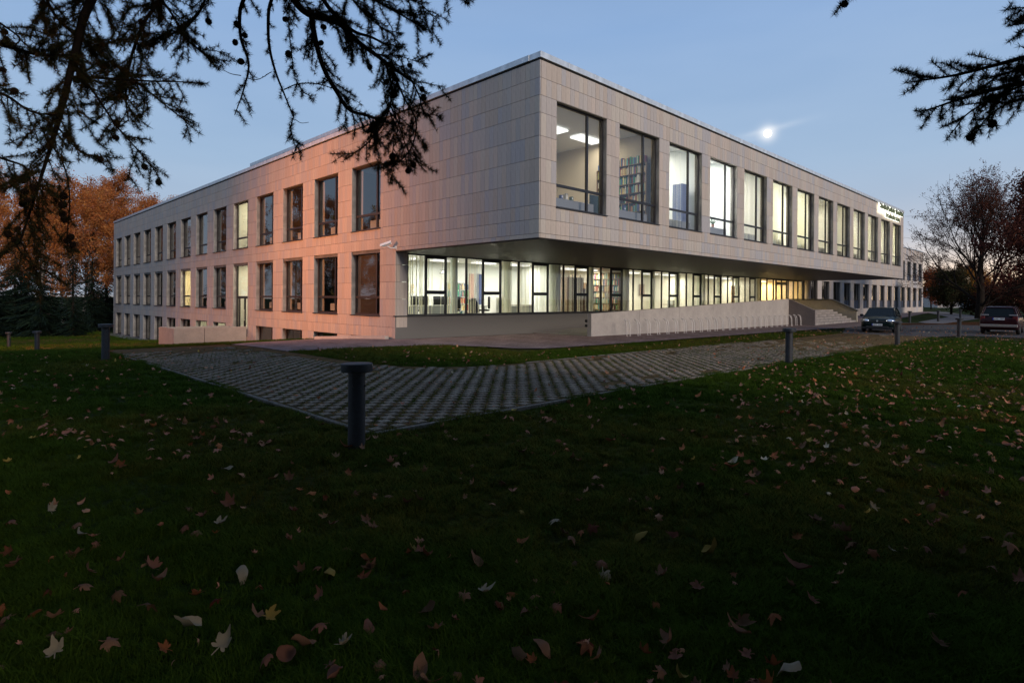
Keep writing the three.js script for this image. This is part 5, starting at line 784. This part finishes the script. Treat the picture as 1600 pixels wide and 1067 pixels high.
function larch(label, group, trunkAt, boughs, seed, o = {}) {
  const R = rng(seed), t = thing('larch_tree', label, 'larch', [trunkAt.x, land(trunkAt.x, -trunkAt.z), trunkAt.z], group); const b = t.position;
  part('trunk', tube([0, 2, 5, 9, 14].map((h, i) => V3(b.x + .05 * i, b.y - .2 + h, b.z + .04 * i)), .26, .06, 12), BK.larch, t);
  const nm = [], nc = [], cones = [], twigs = [];
  const needles = (pts, dens) => { for (let i = 0; i < pts.length - 1; i++) { const L = pts[i].distanceTo(pts[i + 1]), n = Math.max(1, Math.round(L / .0085)), d = pts[i + 1].clone().sub(pts[i]).normalize(); for (let k = 0; k < n; k++) if (R() < dens) { const side = V3(R() - .5, R() - .5, R() - .5); side.addScaledVector(d, -side.dot(d)).normalize(); const ax = side.addScaledVector(d, .55).normalize(); nm.push(M4(pts[i].clone().lerp(pts[i + 1], (k + R()) / n), new THREE.Quaternion().setFromUnitVectors(V3(0, 1, 0), ax), .75 + .5 * R())); nc.push(tintOf(NEED, R, .5)); } } };
  const knobs = (pts, list) => { for (let i = 0; i < pts.length - 1; i++) { const n = Math.round(pts[i].distanceTo(pts[i + 1]) / .02); for (let k = 0; k < n; k++) { const p = pts[i].clone().lerp(pts[i + 1], (k + .5) / n), s = V3(R() - .5, R() - .5, R() - .5).normalize(); list.push(cyl(p, p.clone().addScaledVector(s, .006), .0028, .002, 4)); } } };
  const curve = (pts, n) => new THREE.CatmullRomCurve3(pts).getPoints(n);
  function twig(base, dir, len, depth, dens) {
    const pts = [base.clone()], d = dir.clone(); let p = base.clone(); const n = Math.max(3, Math.round(len / .035));
    for (let i = 0; i < n; i++) { d.add(V3((R() - .5) * .22, (R() - .5) * .22 - .045, (R() - .5) * .22)).normalize(); p = p.clone().addScaledVector(d, len / n); pts.push(p); }
    twigs.push(tube(pts, .0019 + .001 * depth, .0009, 3)); if (dens < .8) knobs(pts, twigs); needles(pts, dens);
    if (depth > 0) for (let i = 1; i < n; i++) if (R() < .36) { const ax = V3(R() - .5, R() - .5, R() - .5).normalize(), nd = d.clone().applyAxisAngle(ax, .5 + .5 * R()); twig(pts[i], nd, len * (.3 + .4 * R()), depth - 1, dens); }
    if (R() < (o.cone ?? .12)) cones.push(pts[Math.floor(pts.length * .6)]);
  }
  const fwd = V3(CA, 0, -SA), right = V3(SA, 0, CA);
  for (const q of boughs) {
    const pts = curve(q.p.map((a) => (a.isVector3 ? a : pix(a[0], a[1], a[2]))), q.p.length * 6);
    part('bough', [tube(pts, q.r0, q.r1, 7)], BK.larch, t); if (q.r1 < .006) knobs(pts.slice(Math.floor(pts.length * .3)), twigs);
    const vis = pts.filter((p) => inFrame(p, 150)); if (q.bare !== undefined) needles(vis, q.bare);
    let acc = 0; for (let i = 1; i < pts.length; i++) { if (!inFrame(pts[i], 200)) continue; acc += pts[i].distanceTo(pts[i - 1]) * q.n * (q.n > 15 ? 2.2 : 2.7); while (acc > 1) { acc -= 1; const d = pts[i].clone().sub(pts[i - 1]).normalize(), a = (R() < .5 ? -1 : 1) * (.4 + .8 * R()); const v = d.clone().applyAxisAngle(fwd, a).addScaledVector(fwd, (R() - .5) * .7).addScaledVector(V3(0, -1, 0), q.droop ?? .35).addScaledVector(right, q.lean ?? 0).normalize(); twig(pts[i].clone().lerp(pts[i - 1], R()), v, q.l * (.45 + .8 * R()), q.d ?? 1, q.k ?? .9); } }
    if (q.tip) twig(pts[pts.length - 1], pts[pts.length - 1].clone().sub(pts[pts.length - 2]).normalize(), q.tip, 1, q.k ?? .9);
    for (const [x, y, F] of q.cones || []) cones.push(pix(x, y, F));
  }
  // the rest of the crown, over and behind the viewer
  const m2 = [], c2 = [], bs = [];
  for (let k = 0; k < (o.crown || 60); k++) {
    const f = k / (o.crown || 60), h = lerp(3.2, 13, f), a = k * 2.4, L = lerp(5.2, 1, f), P = V3(b.x, b.y + h, b.z), e = P.clone().add(V3(Math.cos(a) * L, -.06 * L * L * .5, Math.sin(a) * L)), pts = curve([P, P.clone().lerp(e, .5).add(V3(0, .25, 0)), e], 12);
    if (pts.some((p) => inFrame(p, 120) && p.distanceTo(camera.position) < 60)) continue; bs.push(tube(pts, .035, .008, 5));
    for (const p of pts.slice(2)) for (let j = 0; j < 7; j++) { const q = p.clone().add(V3((R() - .5) * 1.0, -.5 * R(), (R() - .5) * 1.0)); if (inFrame(q, 260) || q.distanceTo(camera.position) < 3) continue; m2.push(M4(q, rq(R), .95 + .65 * R())); c2.push(tintOf(NEED, R, .4)); }
  }
  if (bs.length) part('limb', bs, BK.larch, t);
  if (m2.length) inst('crown', CL[1], LEAFD, m2, c2, t);
  part('twig', twigs, BK.larch, t, 'stuff');
  inst('needles', rosette, leafMat(.25), nm, nc, t);
  for (const p of cones) if (inFrame(p, 40)) { const m = new THREE.Mesh(coneGeo, M.cone ||= matte(.020, .013, .009)); m.name = 'cone'; m.position.copy(p).sub(b); m.quaternion.copy(rq(R)); const s = .85 + .35 * R(); m.scale.setScalar(s); m.castShadow = true; t.add(m); }
  console.log(label, 'twigs', twigs.length, 'needles', nm.length, 'cones', cones.length, 'crown', m2.length);
}
{
  const tl = FR(-4.6, .6, 0), A = (h) => tl.clone().setY(h), S = (R, F, y) => FR(R, F, y);
  larch('larch at upper left with drooping cone-hung boughs', undefined, tl, [
    { p: [A(4.6), S(-3.3, 2.4, 4.1), [140, -60, 3.1], [126, 40, 3.0], [106, 125, 2.95], [90, 190, 2.9], [70, 255, 2.9], [30, 380, 2.9]], r0: .032, r1: .004, n: 15, l: .22, d: 1, droop: .2, cones: [[97, 320, 2.9], [35, 318, 2.9], [26, 358, 2.9], [22, 374, 2.9]] },
    { p: [[106, 120, 2.95], [160, 122, 3.0], [220, 126, 3.05], [285, 128, 3.1]], r0: .008, r1: .003, n: 14, l: .16, k: .95, tip: .1, droop: .15 },
    { p: [[118, 110, 2.95], [150, 150, 2.95], [180, 195, 3.0], [215, 235, 3.0], [240, 265, 3.0]], r0: .006, r1: .0025, n: 12, l: .14, tip: .09, k: .9 },
    { p: [[125, 60, 3.0], [190, 110, 3.1], [240, 150, 3.1], [290, 190, 3.1]], r0: .007, r1: .0025, n: 13, l: .14, tip: .09 },
    { p: [[90, 200, 2.9], [130, 240, 2.95], [165, 245, 3.0]], r0: .005, r1: .002, n: 12, l: .12, tip: .08 },
    { p: [[80, 225, 2.9], [100, 262, 2.9], [108, 310, 2.9], [104, 372, 2.9], [106, 400, 2.9]], r0: .004, r1: .002, n: 5, l: .09, bare: .25, cones: [[97, 334, 2.9], [100, 343, 2.9], [110, 370, 2.9], [105, 376, 2.9], [113, 383, 2.9]] },
    { p: [[-40, 60, 2.9], [20, 75, 2.9], [60, 85, 2.9], [115, 86, 2.95]], r0: .01, r1: .004, n: 15, l: .2, droop: .5 },
    { p: [[-40, 130, 2.8], [10, 150, 2.8], [50, 175, 2.8], [88, 180, 2.85]], r0: .008, r1: .003, n: 16, l: .17, droop: .4 },
    { p: [[-40, 235, 2.8], [10, 250, 2.8], [40, 262, 2.8], [60, 290, 2.8]], r0: .007, r1: .002, n: 12, l: .15, droop: .5 },
    { p: [[20, 375, 2.9], [40, 405, 2.9], [78, 428, 2.9], [95, 440, 2.9]], r0: .004, r1: .0015, n: 5, l: .08, bare: .5 },
    { p: [[-30, 20, 2.8], [5, 40, 2.8], [30, 62, 2.8], [15, 75, 2.8]], r0: .006, r1: .002, n: 10, l: .13 },
    { p: [A(4.9), S(-2.9, 2.3, 4.3), [260, -50, 3.2], [222, 40, 3.1], [203, 95, 3.1], [196, 150, 3.1], [200, 190, 3.1]], r0: .014, r1: .003, n: 14, l: .2, cones: [[220, 35, 3.1], [207, 128, 3.05], [195, 152, 3.1]] },
    { p: [[60, -30, 3.0], [90, 30, 3.0], [150, 70, 3.0], [190, 60, 3.0]], r0: .008, r1: .003, n: 15, l: .2, droop: .5 },
    { p: [[230, -30, 3.1], [270, 25, 3.15], [290, 60, 3.2], [320, 85, 3.2]], r0: .007, r1: .003, n: 15, l: .18, droop: .5 },
    { p: [[330, -30, 3.3], [310, 20, 3.3], [285, 45, 3.3], [240, 60, 3.3]], r0: .008, r1: .003, n: 15, l: .18, droop: .5 },
    { p: [A(5.3), S(-2.3, 2.4, 4.3), [385, -50, 3.3], [374, 20, 3.3], [376, 60, 3.3], [388, 100, 3.3], [380, 140, 3.3], [366, 180, 3.3]], r0: .016, r1: .0022, n: 6, l: .1, bare: .35, cones: [[370, 38, 3.3], [382, 55, 3.3], [367, 66, 3.3], [376, 96, 3.3]] },
    { p: [[376, 118, 3.3], [360, 115, 3.3], [346, 108, 3.3]], r0: .0025, r1: .0015, n: 0, l: .1 }, { p: [[384, 122, 3.3], [402, 124, 3.3], [424, 112, 3.3]], r0: .0025, r1: .0018, n: 0, l: .1 },
    { p: [A(5.6), S(-1.9, 2.5, 4.3), [425, -40, 3.3], [419, 20, 3.3], [420, 70, 3.3], [430, 112, 3.3], [443, 145, 3.3], [458, 183, 3.3]], r0: .014, r1: .003, n: 3, l: .07, bare: .3 },
    { p: [[443, 140, 3.3], [465, 131, 3.3], [495, 131, 3.3], [520, 138, 3.3]], r0: .0035, r1: .0025, n: 2, l: .07, bare: .15 },
    { p: [[458, 183, 3.3], [454, 200, 3.3], [459, 222, 3.3], [470, 240, 3.3]], r0: .0025, r1: .001, n: 9, l: .06, bare: .9 }, { p: [[460, 186, 3.3], [470, 192, 3.3], [482, 191, 3.3]], r0: .002, r1: .0014, n: 0, l: .06 },
    { p: [[452, -20, 3.3], [451, 40, 3.3], [455, 80, 3.3], [462, 125, 3.3], [480, 148, 3.3], [492, 149, 3.3]], r0: .003, r1: .0015, n: 7, l: .07, bare: .7, cones: [[446, 30, 3.3], [450, 84, 3.3]] },
    { p: [A(5.9), S(-1.5, 2.5, 4.2), [438, -40, 3.3], [475, 18, 3.25], [528, 36, 3.2], [560, 66, 3.2], [590, 88, 3.2], [622, 112, 3.2], [645, 128, 3.2]], r0: .024, r1: .006, n: 17, l: .16, droop: .4, d: 1, k: .9, cones: [[505, 42, 3.2], [501, 67, 3.2]] },
    { p: [[485, 18, 3.25], [492, 60, 3.2], [505, 105, 3.2], [525, 142, 3.2], [547, 172, 3.2], [572, 180, 3.2], [600, 190, 3.2]], r0: .016, r1: .006, n: 13, l: .16, droop: .6, lean: .2 },
    { p: [S(-1.2, 2.6, 4.0), [500, -10, 3.2], [530, 30, 3.2], [555, 50, 3.2], [580, 58, 3.2], [603, 70, 3.2]], r0: .014, r1: .005, n: 10, l: .15 },
    { p: [[610, 100, 3.2], [630, 150, 3.2], [650, 190, 3.2], [640, 235, 3.2], [612, 262, 3.2]], r0: .006, r1: .0025, n: 20, l: .12, droop: .4, k: .9, tip: .04 },
    { p: [[600, 92, 3.2], [612, 140, 3.2], [600, 190, 3.2], [572, 225, 3.2], [545, 245, 3.2]], r0: .006, r1: .0025, n: 18, l: .11, droop: .4, k: .9, tip: .04 },
    { p: [[640, 120, 3.2], [655, 150, 3.2], [662, 175, 3.2], [680, 180, 3.2]], r0: .005, r1: .0022, n: 18, l: .10, k: .9, tip: .04 },
    { p: [[645, 170, 3.2], [660, 205, 3.2], [672, 240, 3.2], [690, 262, 3.2]].map((p) => [p[0] - 35, p[1] - 5, p[2]]), r0: .004, r1: .0015, n: 16, l: .12, k: .95, tip: .06 },
    { p: [[600, 150, 3.2], [615, 200, 3.2], [612, 250, 3.2], [611, 275, 3.2]], r0: .003, r1: .0015, n: 12, l: .11, k: .95, tip: .04 },
    { p: [[590, 85, 3.2], [625, 88, 3.2], [650, 96, 3.2]], r0: .004, r1: .0015, n: 14, l: .1, tip: .05 },
    { p: [S(-1.0, 2.7, 4.0), [560, -20, 3.2], [600, 8, 3.2], [630, 25, 3.2], [655, 40, 3.2]], r0: .008, r1: .0025, n: 15, l: .14, tip: .05 },
    { p: [S(-.8, 2.7, 3.9), [610, -15, 3.2], [655, 5, 3.2], [680, 30, 3.2]], r0: .006, r1: .002, n: 11, l: .12, tip: .05 },
    { p: [S(-.6, 2.7, 3.9), [660, -18, 3.2], [700, -8, 3.2], [722, 0, 3.2]], r0: .005, r1: .002, n: 11, l: .09, tip: .04 },
    { p: [S(-1.2, 2.6, 4.0), [545, -10, 3.2], [575, 25, 3.2], [600, 45, 3.2], [618, 50, 3.2]], r0: .006, r1: .002, n: 18, l: .12, tip: .04 },
  ], 31, { cone: .035, crown: 170 });
  const tr = FR(5.2, 1.4, 0), Ar = (h) => tr.clone().setY(h);
  larch('larch whose bough reaches in from the right edge', undefined, tr, [
    { p: [Ar(3.6), [1760, 90, 2.7], [1640, 120, 2.7], [1560, 138, 2.7], [1500, 155, 2.7], [1450, 172, 2.7]], r0: .02, r1: .003, n: 13, l: .13, tip: .06, droop: .5, lean: -.25 },
    { p: [Ar(3.5), [1740, 60, 2.6], [1620, 85, 2.6], [1555, 102, 2.6], [1490, 118, 2.6], [1430, 127, 2.6]], r0: .016, r1: .003, n: 14, l: .11, tip: .05, droop: .25, lean: -.3 },
    { p: [[1620, 125, 2.65], [1560, 150, 2.65], [1510, 180, 2.65], [1490, 205, 2.65]], r0: .006, r1: .002, n: 12, l: .11, tip: .05, droop: .5, lean: -.2 },
    { p: [[1630, 150, 2.65], [1580, 160, 2.65], [1545, 182, 2.65], [1528, 205, 2.65]], r0: .006, r1: .002, n: 12, l: .10, tip: .05, droop: .5, lean: -.2 },
    { p: [Ar(3.4), [1720, 100, 2.6], [1640, 105, 2.6], [1570, 115, 2.6], [1530, 140, 2.6]], r0: .01, r1: .003, n: 18, l: .14, droop: .4, lean: -.2 },
    { p: [Ar(3.9), [1720, 0, 2.7], [1640, 10, 2.7], [1590, 12, 2.7]], r0: .008, r1: .002, n: 14, l: .09, tip: .05, lean: -.3 },
    { p: [[1700, 25, 2.7], [1640, 32, 2.7], [1590, 38, 2.7]], r0: .006, r1: .002, n: 14, l: .10, tip: .05, lean: -.3 },
    { p: [Ar(4.2), FR(2.4, 2.4, 3.4), [1345, -45, 2.8], [1325, -5, 2.8], [1312, 12, 2.8]], r0: .006, r1: .0015, n: 6, l: .05, tip: .04, bare: .9 },
  ], 57, { cone: .015, crown: 170 });
}
// tall trees and conifers behind the viewer keep the low light off the near lawn
[[-9, -8, 12, 3.2], [-3, -11, 13, 3.4], [3, -9, 12, 3.2], [-14, -3, 11, 3.2], [-6, -5, 10, 2.8]].forEach(([u, v, h, w], k) => conifer('spruce_tree', ['dark spruce close behind the viewer', 'tall spruce behind the viewer', 'spruce directly behind the camera spot', 'spruce behind the viewer to the left', 'young spruce left behind the viewer'][k], 'spruce', u, v, h, w, 500 + k, SPR, 'conifers behind the viewer', .8));
// ================================================================ FALLEN LEAVES AND GRASS
function leafGeo(seed, kind) {
  const R = rng(seed), lobes = kind ? 5 : 5, pts = [];
  if (kind === 0) { // maple: five pointed lobes
    const L = [.66, .88, 1.0, .88, .66], an = [-1.95, -.98, 0, .98, 1.95];
    for (let k = 0; k < 5; k++) { const a = an[k], l = L[k] * (.9 + .2 * R()), add = (r, d) => pts.push(new THREE.Vector2(Math.sin(a + d) * r, Math.cos(a + d) * r)); const j = () => .92 + .16 * R(); add(l * .66 * j(), -.36); add(l * .80 * j(), -.2); add(l * .95, -.05); add(l * .95, .06); add(l * .78 * j(), .2); add(l * .66 * j(), .36); if (k < 4) add(.58 + .1 * R(), .49); }
    pts.push(new THREE.Vector2(.06, -.12), new THREE.Vector2(.03, -.75), new THREE.Vector2(-.03, -.75), new THREE.Vector2(-.06, -.12));
  } else for (let k = 0; k < 14; k++) { const a = k / 14 * 6.283; pts.push(new THREE.Vector2(Math.sin(a) * .55 * (.9 + .2 * R()), Math.cos(a) * (.95 + .1 * R()) * (k === 0 ? 1.2 : 1))); }
  const s = new THREE.Shape(pts), g0 = new THREE.ShapeGeometry(s), ctr = V3(0, .15, 0);
  const n = g0.toNonIndexed(), p = n.attributes.position, out = []; // split each triangle once for a bendable blade
  for (let i = 0; i < p.count; i += 3) { const [a, b, c] = [0, 1, 2].map((k) => new THREE.Vector3().fromBufferAttribute(p, i + k)); const ab = a.clone().lerp(b, .5), bc = b.clone().lerp(c, .5), ca = c.clone().lerp(a, .5); for (const t of [[a, ab, ca], [ab, b, bc], [ca, bc, c], [ab, bc, ca]]) for (const q of t) out.push(q.x, q.y, q.z); }
  const k1 = .5 + .9 * R(), k2 = .35 + .8 * R(), tw = (R() - .5) * 1.3, fold = R() * .55, ph = R() * 6;
  for (let i = 0; i < out.length; i += 3) { const x = out[i], y = out[i + 1]; out[i + 2] = fold * Math.abs(x) + k1 * x * x * .6 + k2 * (y > 0 ? y * y : .3 * y * y) + tw * x * y + .10 * Math.sin(x * 6 + ph) * Math.cos(y * 5 + ph); }
  const g = new THREE.BufferGeometry(); g.setAttribute('position', new THREE.Float32BufferAttribute(out, 3)); const h = mergeVertices(g, 1e-4); h.rotateX(-Math.PI / 2); h.computeVertexNormals(); return h;
}
{
  const R = rng(9), LG = [0, 0, 0, 0, 0, 0, 0, 0, 1, 1].map((k, i) => leafGeo(60 + i, k));
  const LM = [['tan', .36, .19, .115], ['pinkish brown', .36, .16, .105], ['orange-brown', .36, .13, .055], ['pale cream', .56, .46, .31], ['yellow', .46, .33, .09], ['dark red', .16, .05, .03], ['brown', .20, .11, .06], ['rust', .27, .10, .05]].map(([n, r, g, b]) => [n, matte(r, g, b, { side: THREE.DoubleSide, map: grain })]);
  const spots = []; // [u, v, size, colour index, label]
  const named = [[380, 903, 3, 'large pale cream maple leaf lying left of centre near the bottom'], [237, 903, 1, 'pinkish leaf left of the large pale cream leaf'], [115, 878, 0, 'tan leaf on the dark grass at the lower left'], [25, 893, 1, 'brownish leaf at the lower left edge'], [310, 692, 1, 'curled brown maple leaf left of the nearest bollard'], [185, 737, 2, 'orange-brown leaf at left between grass tufts'], [340, 832, 3, 'cream leaf below the brown curled maple leaf'], [358, 800, 1, 'ragged pinkish leaf above the cream leaf'], [515, 900, 4, 'yellow leaf right of the large pale cream leaf'], [292, 993, 3, 'rounded pale leaf near the bottom left'], [345, 1030, 3, 'pale pointed leaf at the bottom left'], [820, 715, 0, 'tan leaf at the centre below the paved drive'], [875, 780, 0, 'tan maple leaf in the centre of the lawn'], [555, 780, 1, 'pinkish leaf below the nearest bollard'], [610, 785, 0, 'tan leaf right of the pinkish one below the bollard'], [942, 907, 3, 'pale upright leaf in the lower centre'], [936, 892, 1, 'brown leaf touching the pale upright leaf'], [1280, 825, 0, 'pair-topped tan leaf at lower right'], [1305, 830, 1, 'pinkish leaf touching the tan one at lower right'], [1332, 858, 0, 'tan leaf below the pinkish pair at lower right'], [1252, 908, 1, 'rolled brown leaf at lower right'], [998, 845, 4, 'yellow leaf right of the lower centre'], [1112, 877, 4, 'narrow yellow leaf standing on edge'], [1230, 1057, 3, 'pale leaf at the bottom edge right of centre'], [1580, 862, 0, 'tan leaf at the right edge of the lawn'], [752, 942, 3, 'small pale leaf in the bottom centre'], [1362, 648, 2, 'orange maple leaf standing in the right lawn'], [1305, 728, 1, 'leaf on the right lawn below the orange ones'], [624, 683, 2, 'curled orange leaf at the drive corner right of the bollard'], [541, 708, 2, 'orange leaf leaning on the foot of the nearest bollard'], [580, 902, 6, 'brown leaf between the yellow leaf and the centre'], [1050, 850, 5, 'dark red-brown leaf right of the yellow leaf'], [925, 835, 5, 'dark red leaf left of the yellow leaf'], [230, 960, 6, 'dull brown leaf near the bottom left'], [670, 970, 6, 'dull leaf near the bottom centre'], [50, 975, 2, 'orange leaf in the bottom left corner']];
  for (const [x, y, c, l] of named) { const [u, v] = hit(x, y); spots.push([u, v, .058 + .018 * R(), c, l]); }
  const dens = (u, v) => { const q = project(UV(u, 0, v)); let d = .35 + .9 * sstep(.45, .75, fbm(u * .5 + 20, v * .5 + 9, 3, 66)); if (q[0] > 1150 && q[2] > 6) d += 1.0; if (inPoly(u, v, DRIVE)) d *= .55; d *= lerp(.42, 1, sstep(2.5, 9, q[2])); return d; };
  const cand = []; let tries = 0;
  while (cand.length < 2900 && tries++ < 60000) { const F = 1.9 + 40 * Math.pow(R(), 1.45), X = -100 + 1800 * R(), R0 = (X - 800) / FOC * F, u = CA * F + SA * R0, v = SA * F - CA * R0; if (u > 13.6 && v > 13.3) continue; if (inPoly(u, v, PATH) || v > 22.5) continue; if (R() * 2.4 > dens(u, v)) continue; const r = R(); cand.push([u, v, R() < .2 ? .018 + .015 * R() : .036 + .026 * R(), r < .28 ? 0 : r < .56 ? 1 : r < .66 ? 2 : r < .69 ? 3 : r < .715 ? 4 : r < .76 ? 5 : r < .92 ? 6 : 7, null]); }
  for (const c of cand) spots.push(c);
  const scored = spots.map((s) => ({ s, k: (s[4] ? 1e3 : 0) + s[2] / project(UV(s[0], 0, s[1]))[2] })).sort((a, b) => b.k - a.k);
  const restM = LG.map(() => []), restC = LG.map(() => []);
  const near = [];
  scored.forEach(({ s: [u, v, sz, c, l] }, i) => {
    const gi = l && c === 4 ? 8 : Math.floor(R() * LG.length), onDrive = inPoly(u, v, DRIVE), tilt = l ? .45 : R() < .3 ? .9 : .4;
    const e = new THREE.Euler((R() - .5) * tilt * 2, R() * 6.283, (R() - .5) * tilt * 2, 'YXZ'); if (R() < .45) e.x += Math.PI;
    const pos = UV(u, land(u, v) + (onDrive ? .035 : .035 + .02 * R()) + sz * .15, v);
    if (i < 300) {
      const m = new THREE.Mesh(LG[gi], LM[c][1]), q = project(pos); m.name = numbered('fallen_leaf'); m.userData = { category: 'leaf', label: l || null, px: q[0] };
      if (!l) { const ver = q[1] > 900 ? 'at the bottom of the photo' : q[1] > 760 ? 'on the near lawn' : onDrive ? 'on the paved drive' : q[1] > 660 ? 'on the middle lawn' : 'on the far lawn', hor = q[0] < 250 ? 'by the left edge' : q[0] < 500 ? 'left of the nearest bollard' : q[0] < 640 ? 'near the nearest bollard' : q[0] < 900 ? 'in the centre' : q[0] < 1150 ? 'right of the centre' : q[0] < 1400 ? 'towards the right' : 'by the right edge'; m.userData.base = `${LM[c][0]} ${gi > 7 ? 'oval' : 'maple'} leaf ${ver} ${hor}`; }
      m.position.copy(pos); m.rotation.copy(e); m.scale.setScalar(sz); m.castShadow = m.receiveShadow = true; scene.add(m); near.push(m);
    }
    else { restM[gi].push(M4(pos, new THREE.Quaternion().setFromEuler(e), sz)); const k = LM[c][1].color; restC[gi].push(k.clone()); }
  });
  const same = new Map(); for (const m of near) if (m.userData.base) { const b = m.userData.base; same.has(b) ? same.get(b).push(m) : same.set(b, [m]); }
  for (const [b, ms] of same) { ms.sort((p, q) => p.userData.px - q.userData.px); ms.forEach((m, k) => { m.userData.label = ms.length === 1 ? b : `${k === 0 ? 'leftmost' : k === ms.length - 1 ? 'rightmost' : ['', 'second', 'third', 'fourth', 'fifth', 'sixth', 'seventh', 'eighth', 'ninth', 'tenth', 'eleventh', 'twelfth', 'thirteenth', 'fourteenth', 'fifteenth', 'sixteenth', 'seventeenth', 'eighteenth', 'nineteenth', 'twentieth'][k] || 'further'} ${b}`; }); }
  for (const m of near) { delete m.userData.base; delete m.userData.px; m.userData.group = 'fallen leaves on lawn and drive'; }
  const gs = []; restM.forEach((ms, i) => ms.forEach((m, k) => { const g = LG[i].clone().applyMatrix4(m), n = g.attributes.position.count, c = restC[i][k], s = .8 + .4 * R(), col = new Float32Array(n * 3); for (let q = 0; q < n; q++) col.set([c.r * s, c.g * s, c.b * s], q * 3); g.setAttribute('color', new THREE.BufferAttribute(col, 3)); gs.push(g); }));
  const all = new THREE.Mesh(mergeGeometries(gs), matte(1, 1, 1, { side: THREE.DoubleSide, vertexColors: true })); all.name = 'scattered_leaves'; all.castShadow = all.receiveShadow = true; scene.add(all); tag(all, 'scattered small fallen leaves over lawn and drive', 'leaves', null, 'stuff');
}
{ // grass: tufts of blades over the lawn that is in view, and in the pockets of the pavers
  const tuft = (seed, n, h, sp) => { const R = rng(seed), pos = []; for (let k = 0; k < n; k++) { const a = R() * 6.283, x = (R() - .5) * sp, z = (R() - .5) * sp, hh = h * (.5 + .7 * R()), b = .35 + .9 * R(), w = .0022 + .0014 * R(), dx = Math.cos(a), dz = Math.sin(a), P = (t, s) => [x + dx * b * hh * t * t - dz * w * s * (1 - t * .85), hh * t * (1 - .18 * t * b), z + dz * b * hh * t * t + dx * w * s * (1 - t * .85)]; const q = [P(0, 1), P(0, -1), P(.55, 1), P(.55, -1), P(1, 0)]; for (const f of [[0, 1, 2], [1, 3, 2], [2, 3, 4]]) for (const i of f) pos.push(...q[i]); } const g = new THREE.BufferGeometry(); g.setAttribute('position', new THREE.Float32BufferAttribute(pos, 3)); g.computeVertexNormals(); return g; };
  const TG = [tuft(3, 15, .057, .105)], gm = matte(1, 1, 1, { side: THREE.DoubleSide, specularIntensity: .08 });
  const R = rng(14), mats = TG.map(() => []), cols = TG.map(() => []);
  const put = (u, v, s, dryK = 0) => { const dry = sstep(.48, .72, fbm(u * .35 + 9, v * .35 + 4, 4, 12)) * .7 + dryK, g = R(), k = .7 + .6 * R(); const i = 0; mats[i].push(M4(UV(u, land(u, v) + (dryK ? .0 : bumpy(u, v) * (Math.abs(u) < 45 && v < 20 ? 1 : 0) - .018), v), new THREE.Quaternion().setFromEuler(new THREE.Euler((R() - .5) * .4, R() * 6.28, (R() - .5) * .4)), V3(s, s * (.7 + .6 * R()), s))); cols[i].push(new THREE.Color().setRGB(lerp(.036, .12, Math.min(1, dry * g)) * k, lerp(.064, .084, Math.min(1, dry * g)) * k, lerp(.006, .012, dry) * k)); };
  for (let n = 0; n < 190000; n++) { const F = 1.7 + 22 * Math.pow(R(), 1.6), X = -60 + 1720 * R(), R0 = (X - 800) / FOC * F, u = CA * F + SA * R0, v = SA * F - CA * R0; if ((u > 13.4 && v > 13.2) || inPoly(u, v, DRIVE) || inPoly(u, v, PATH)) continue; const cl = sstep(.35, .7, fbm(u * 2.2 + 3, v * 2.2 + 8, 3, 91)); if (R() > .45 + .7 * cl) continue; put(u, v, (.6 + .5 * R()) * (.7 + .7 * cl) + .03 * F); }
  for (let n = 0; n < 60000; n++) { const F = 16 + 50 * R(), X = -40 + 1680 * R(), R0 = (X - 800) / FOC * F, u = CA * F + SA * R0, v = SA * F - CA * R0; if ((u > 13.4 && v > 13.2) || inPoly(u, v, DRIVE) || inPoly(u, v, PATH) || (u > 36 && v > 3 && v < 20)) continue; put(u, v, 1.2 + .025 * F); }
  for (const [u, v] of paverHoles) { if (Math.hypot(u, v) > 30) continue; const n = R() < .08 ? 0 : R() < .4 ? 4 : 2; for (let k = 0; k < n; k++) put(u + (R() - .5) * .1, v + (R() - .5) * .1, .75 + .5 * R(), .35); }
  TG.forEach((g, i) => tag(inst('grass', g, gm, mats[i], cols[i]), 'short dark green autumn grass of the lawn', 'grass'));
  console.log('tufts', mats.map((m) => m.length).join(' '));
}
renderer.render(scene, camera);
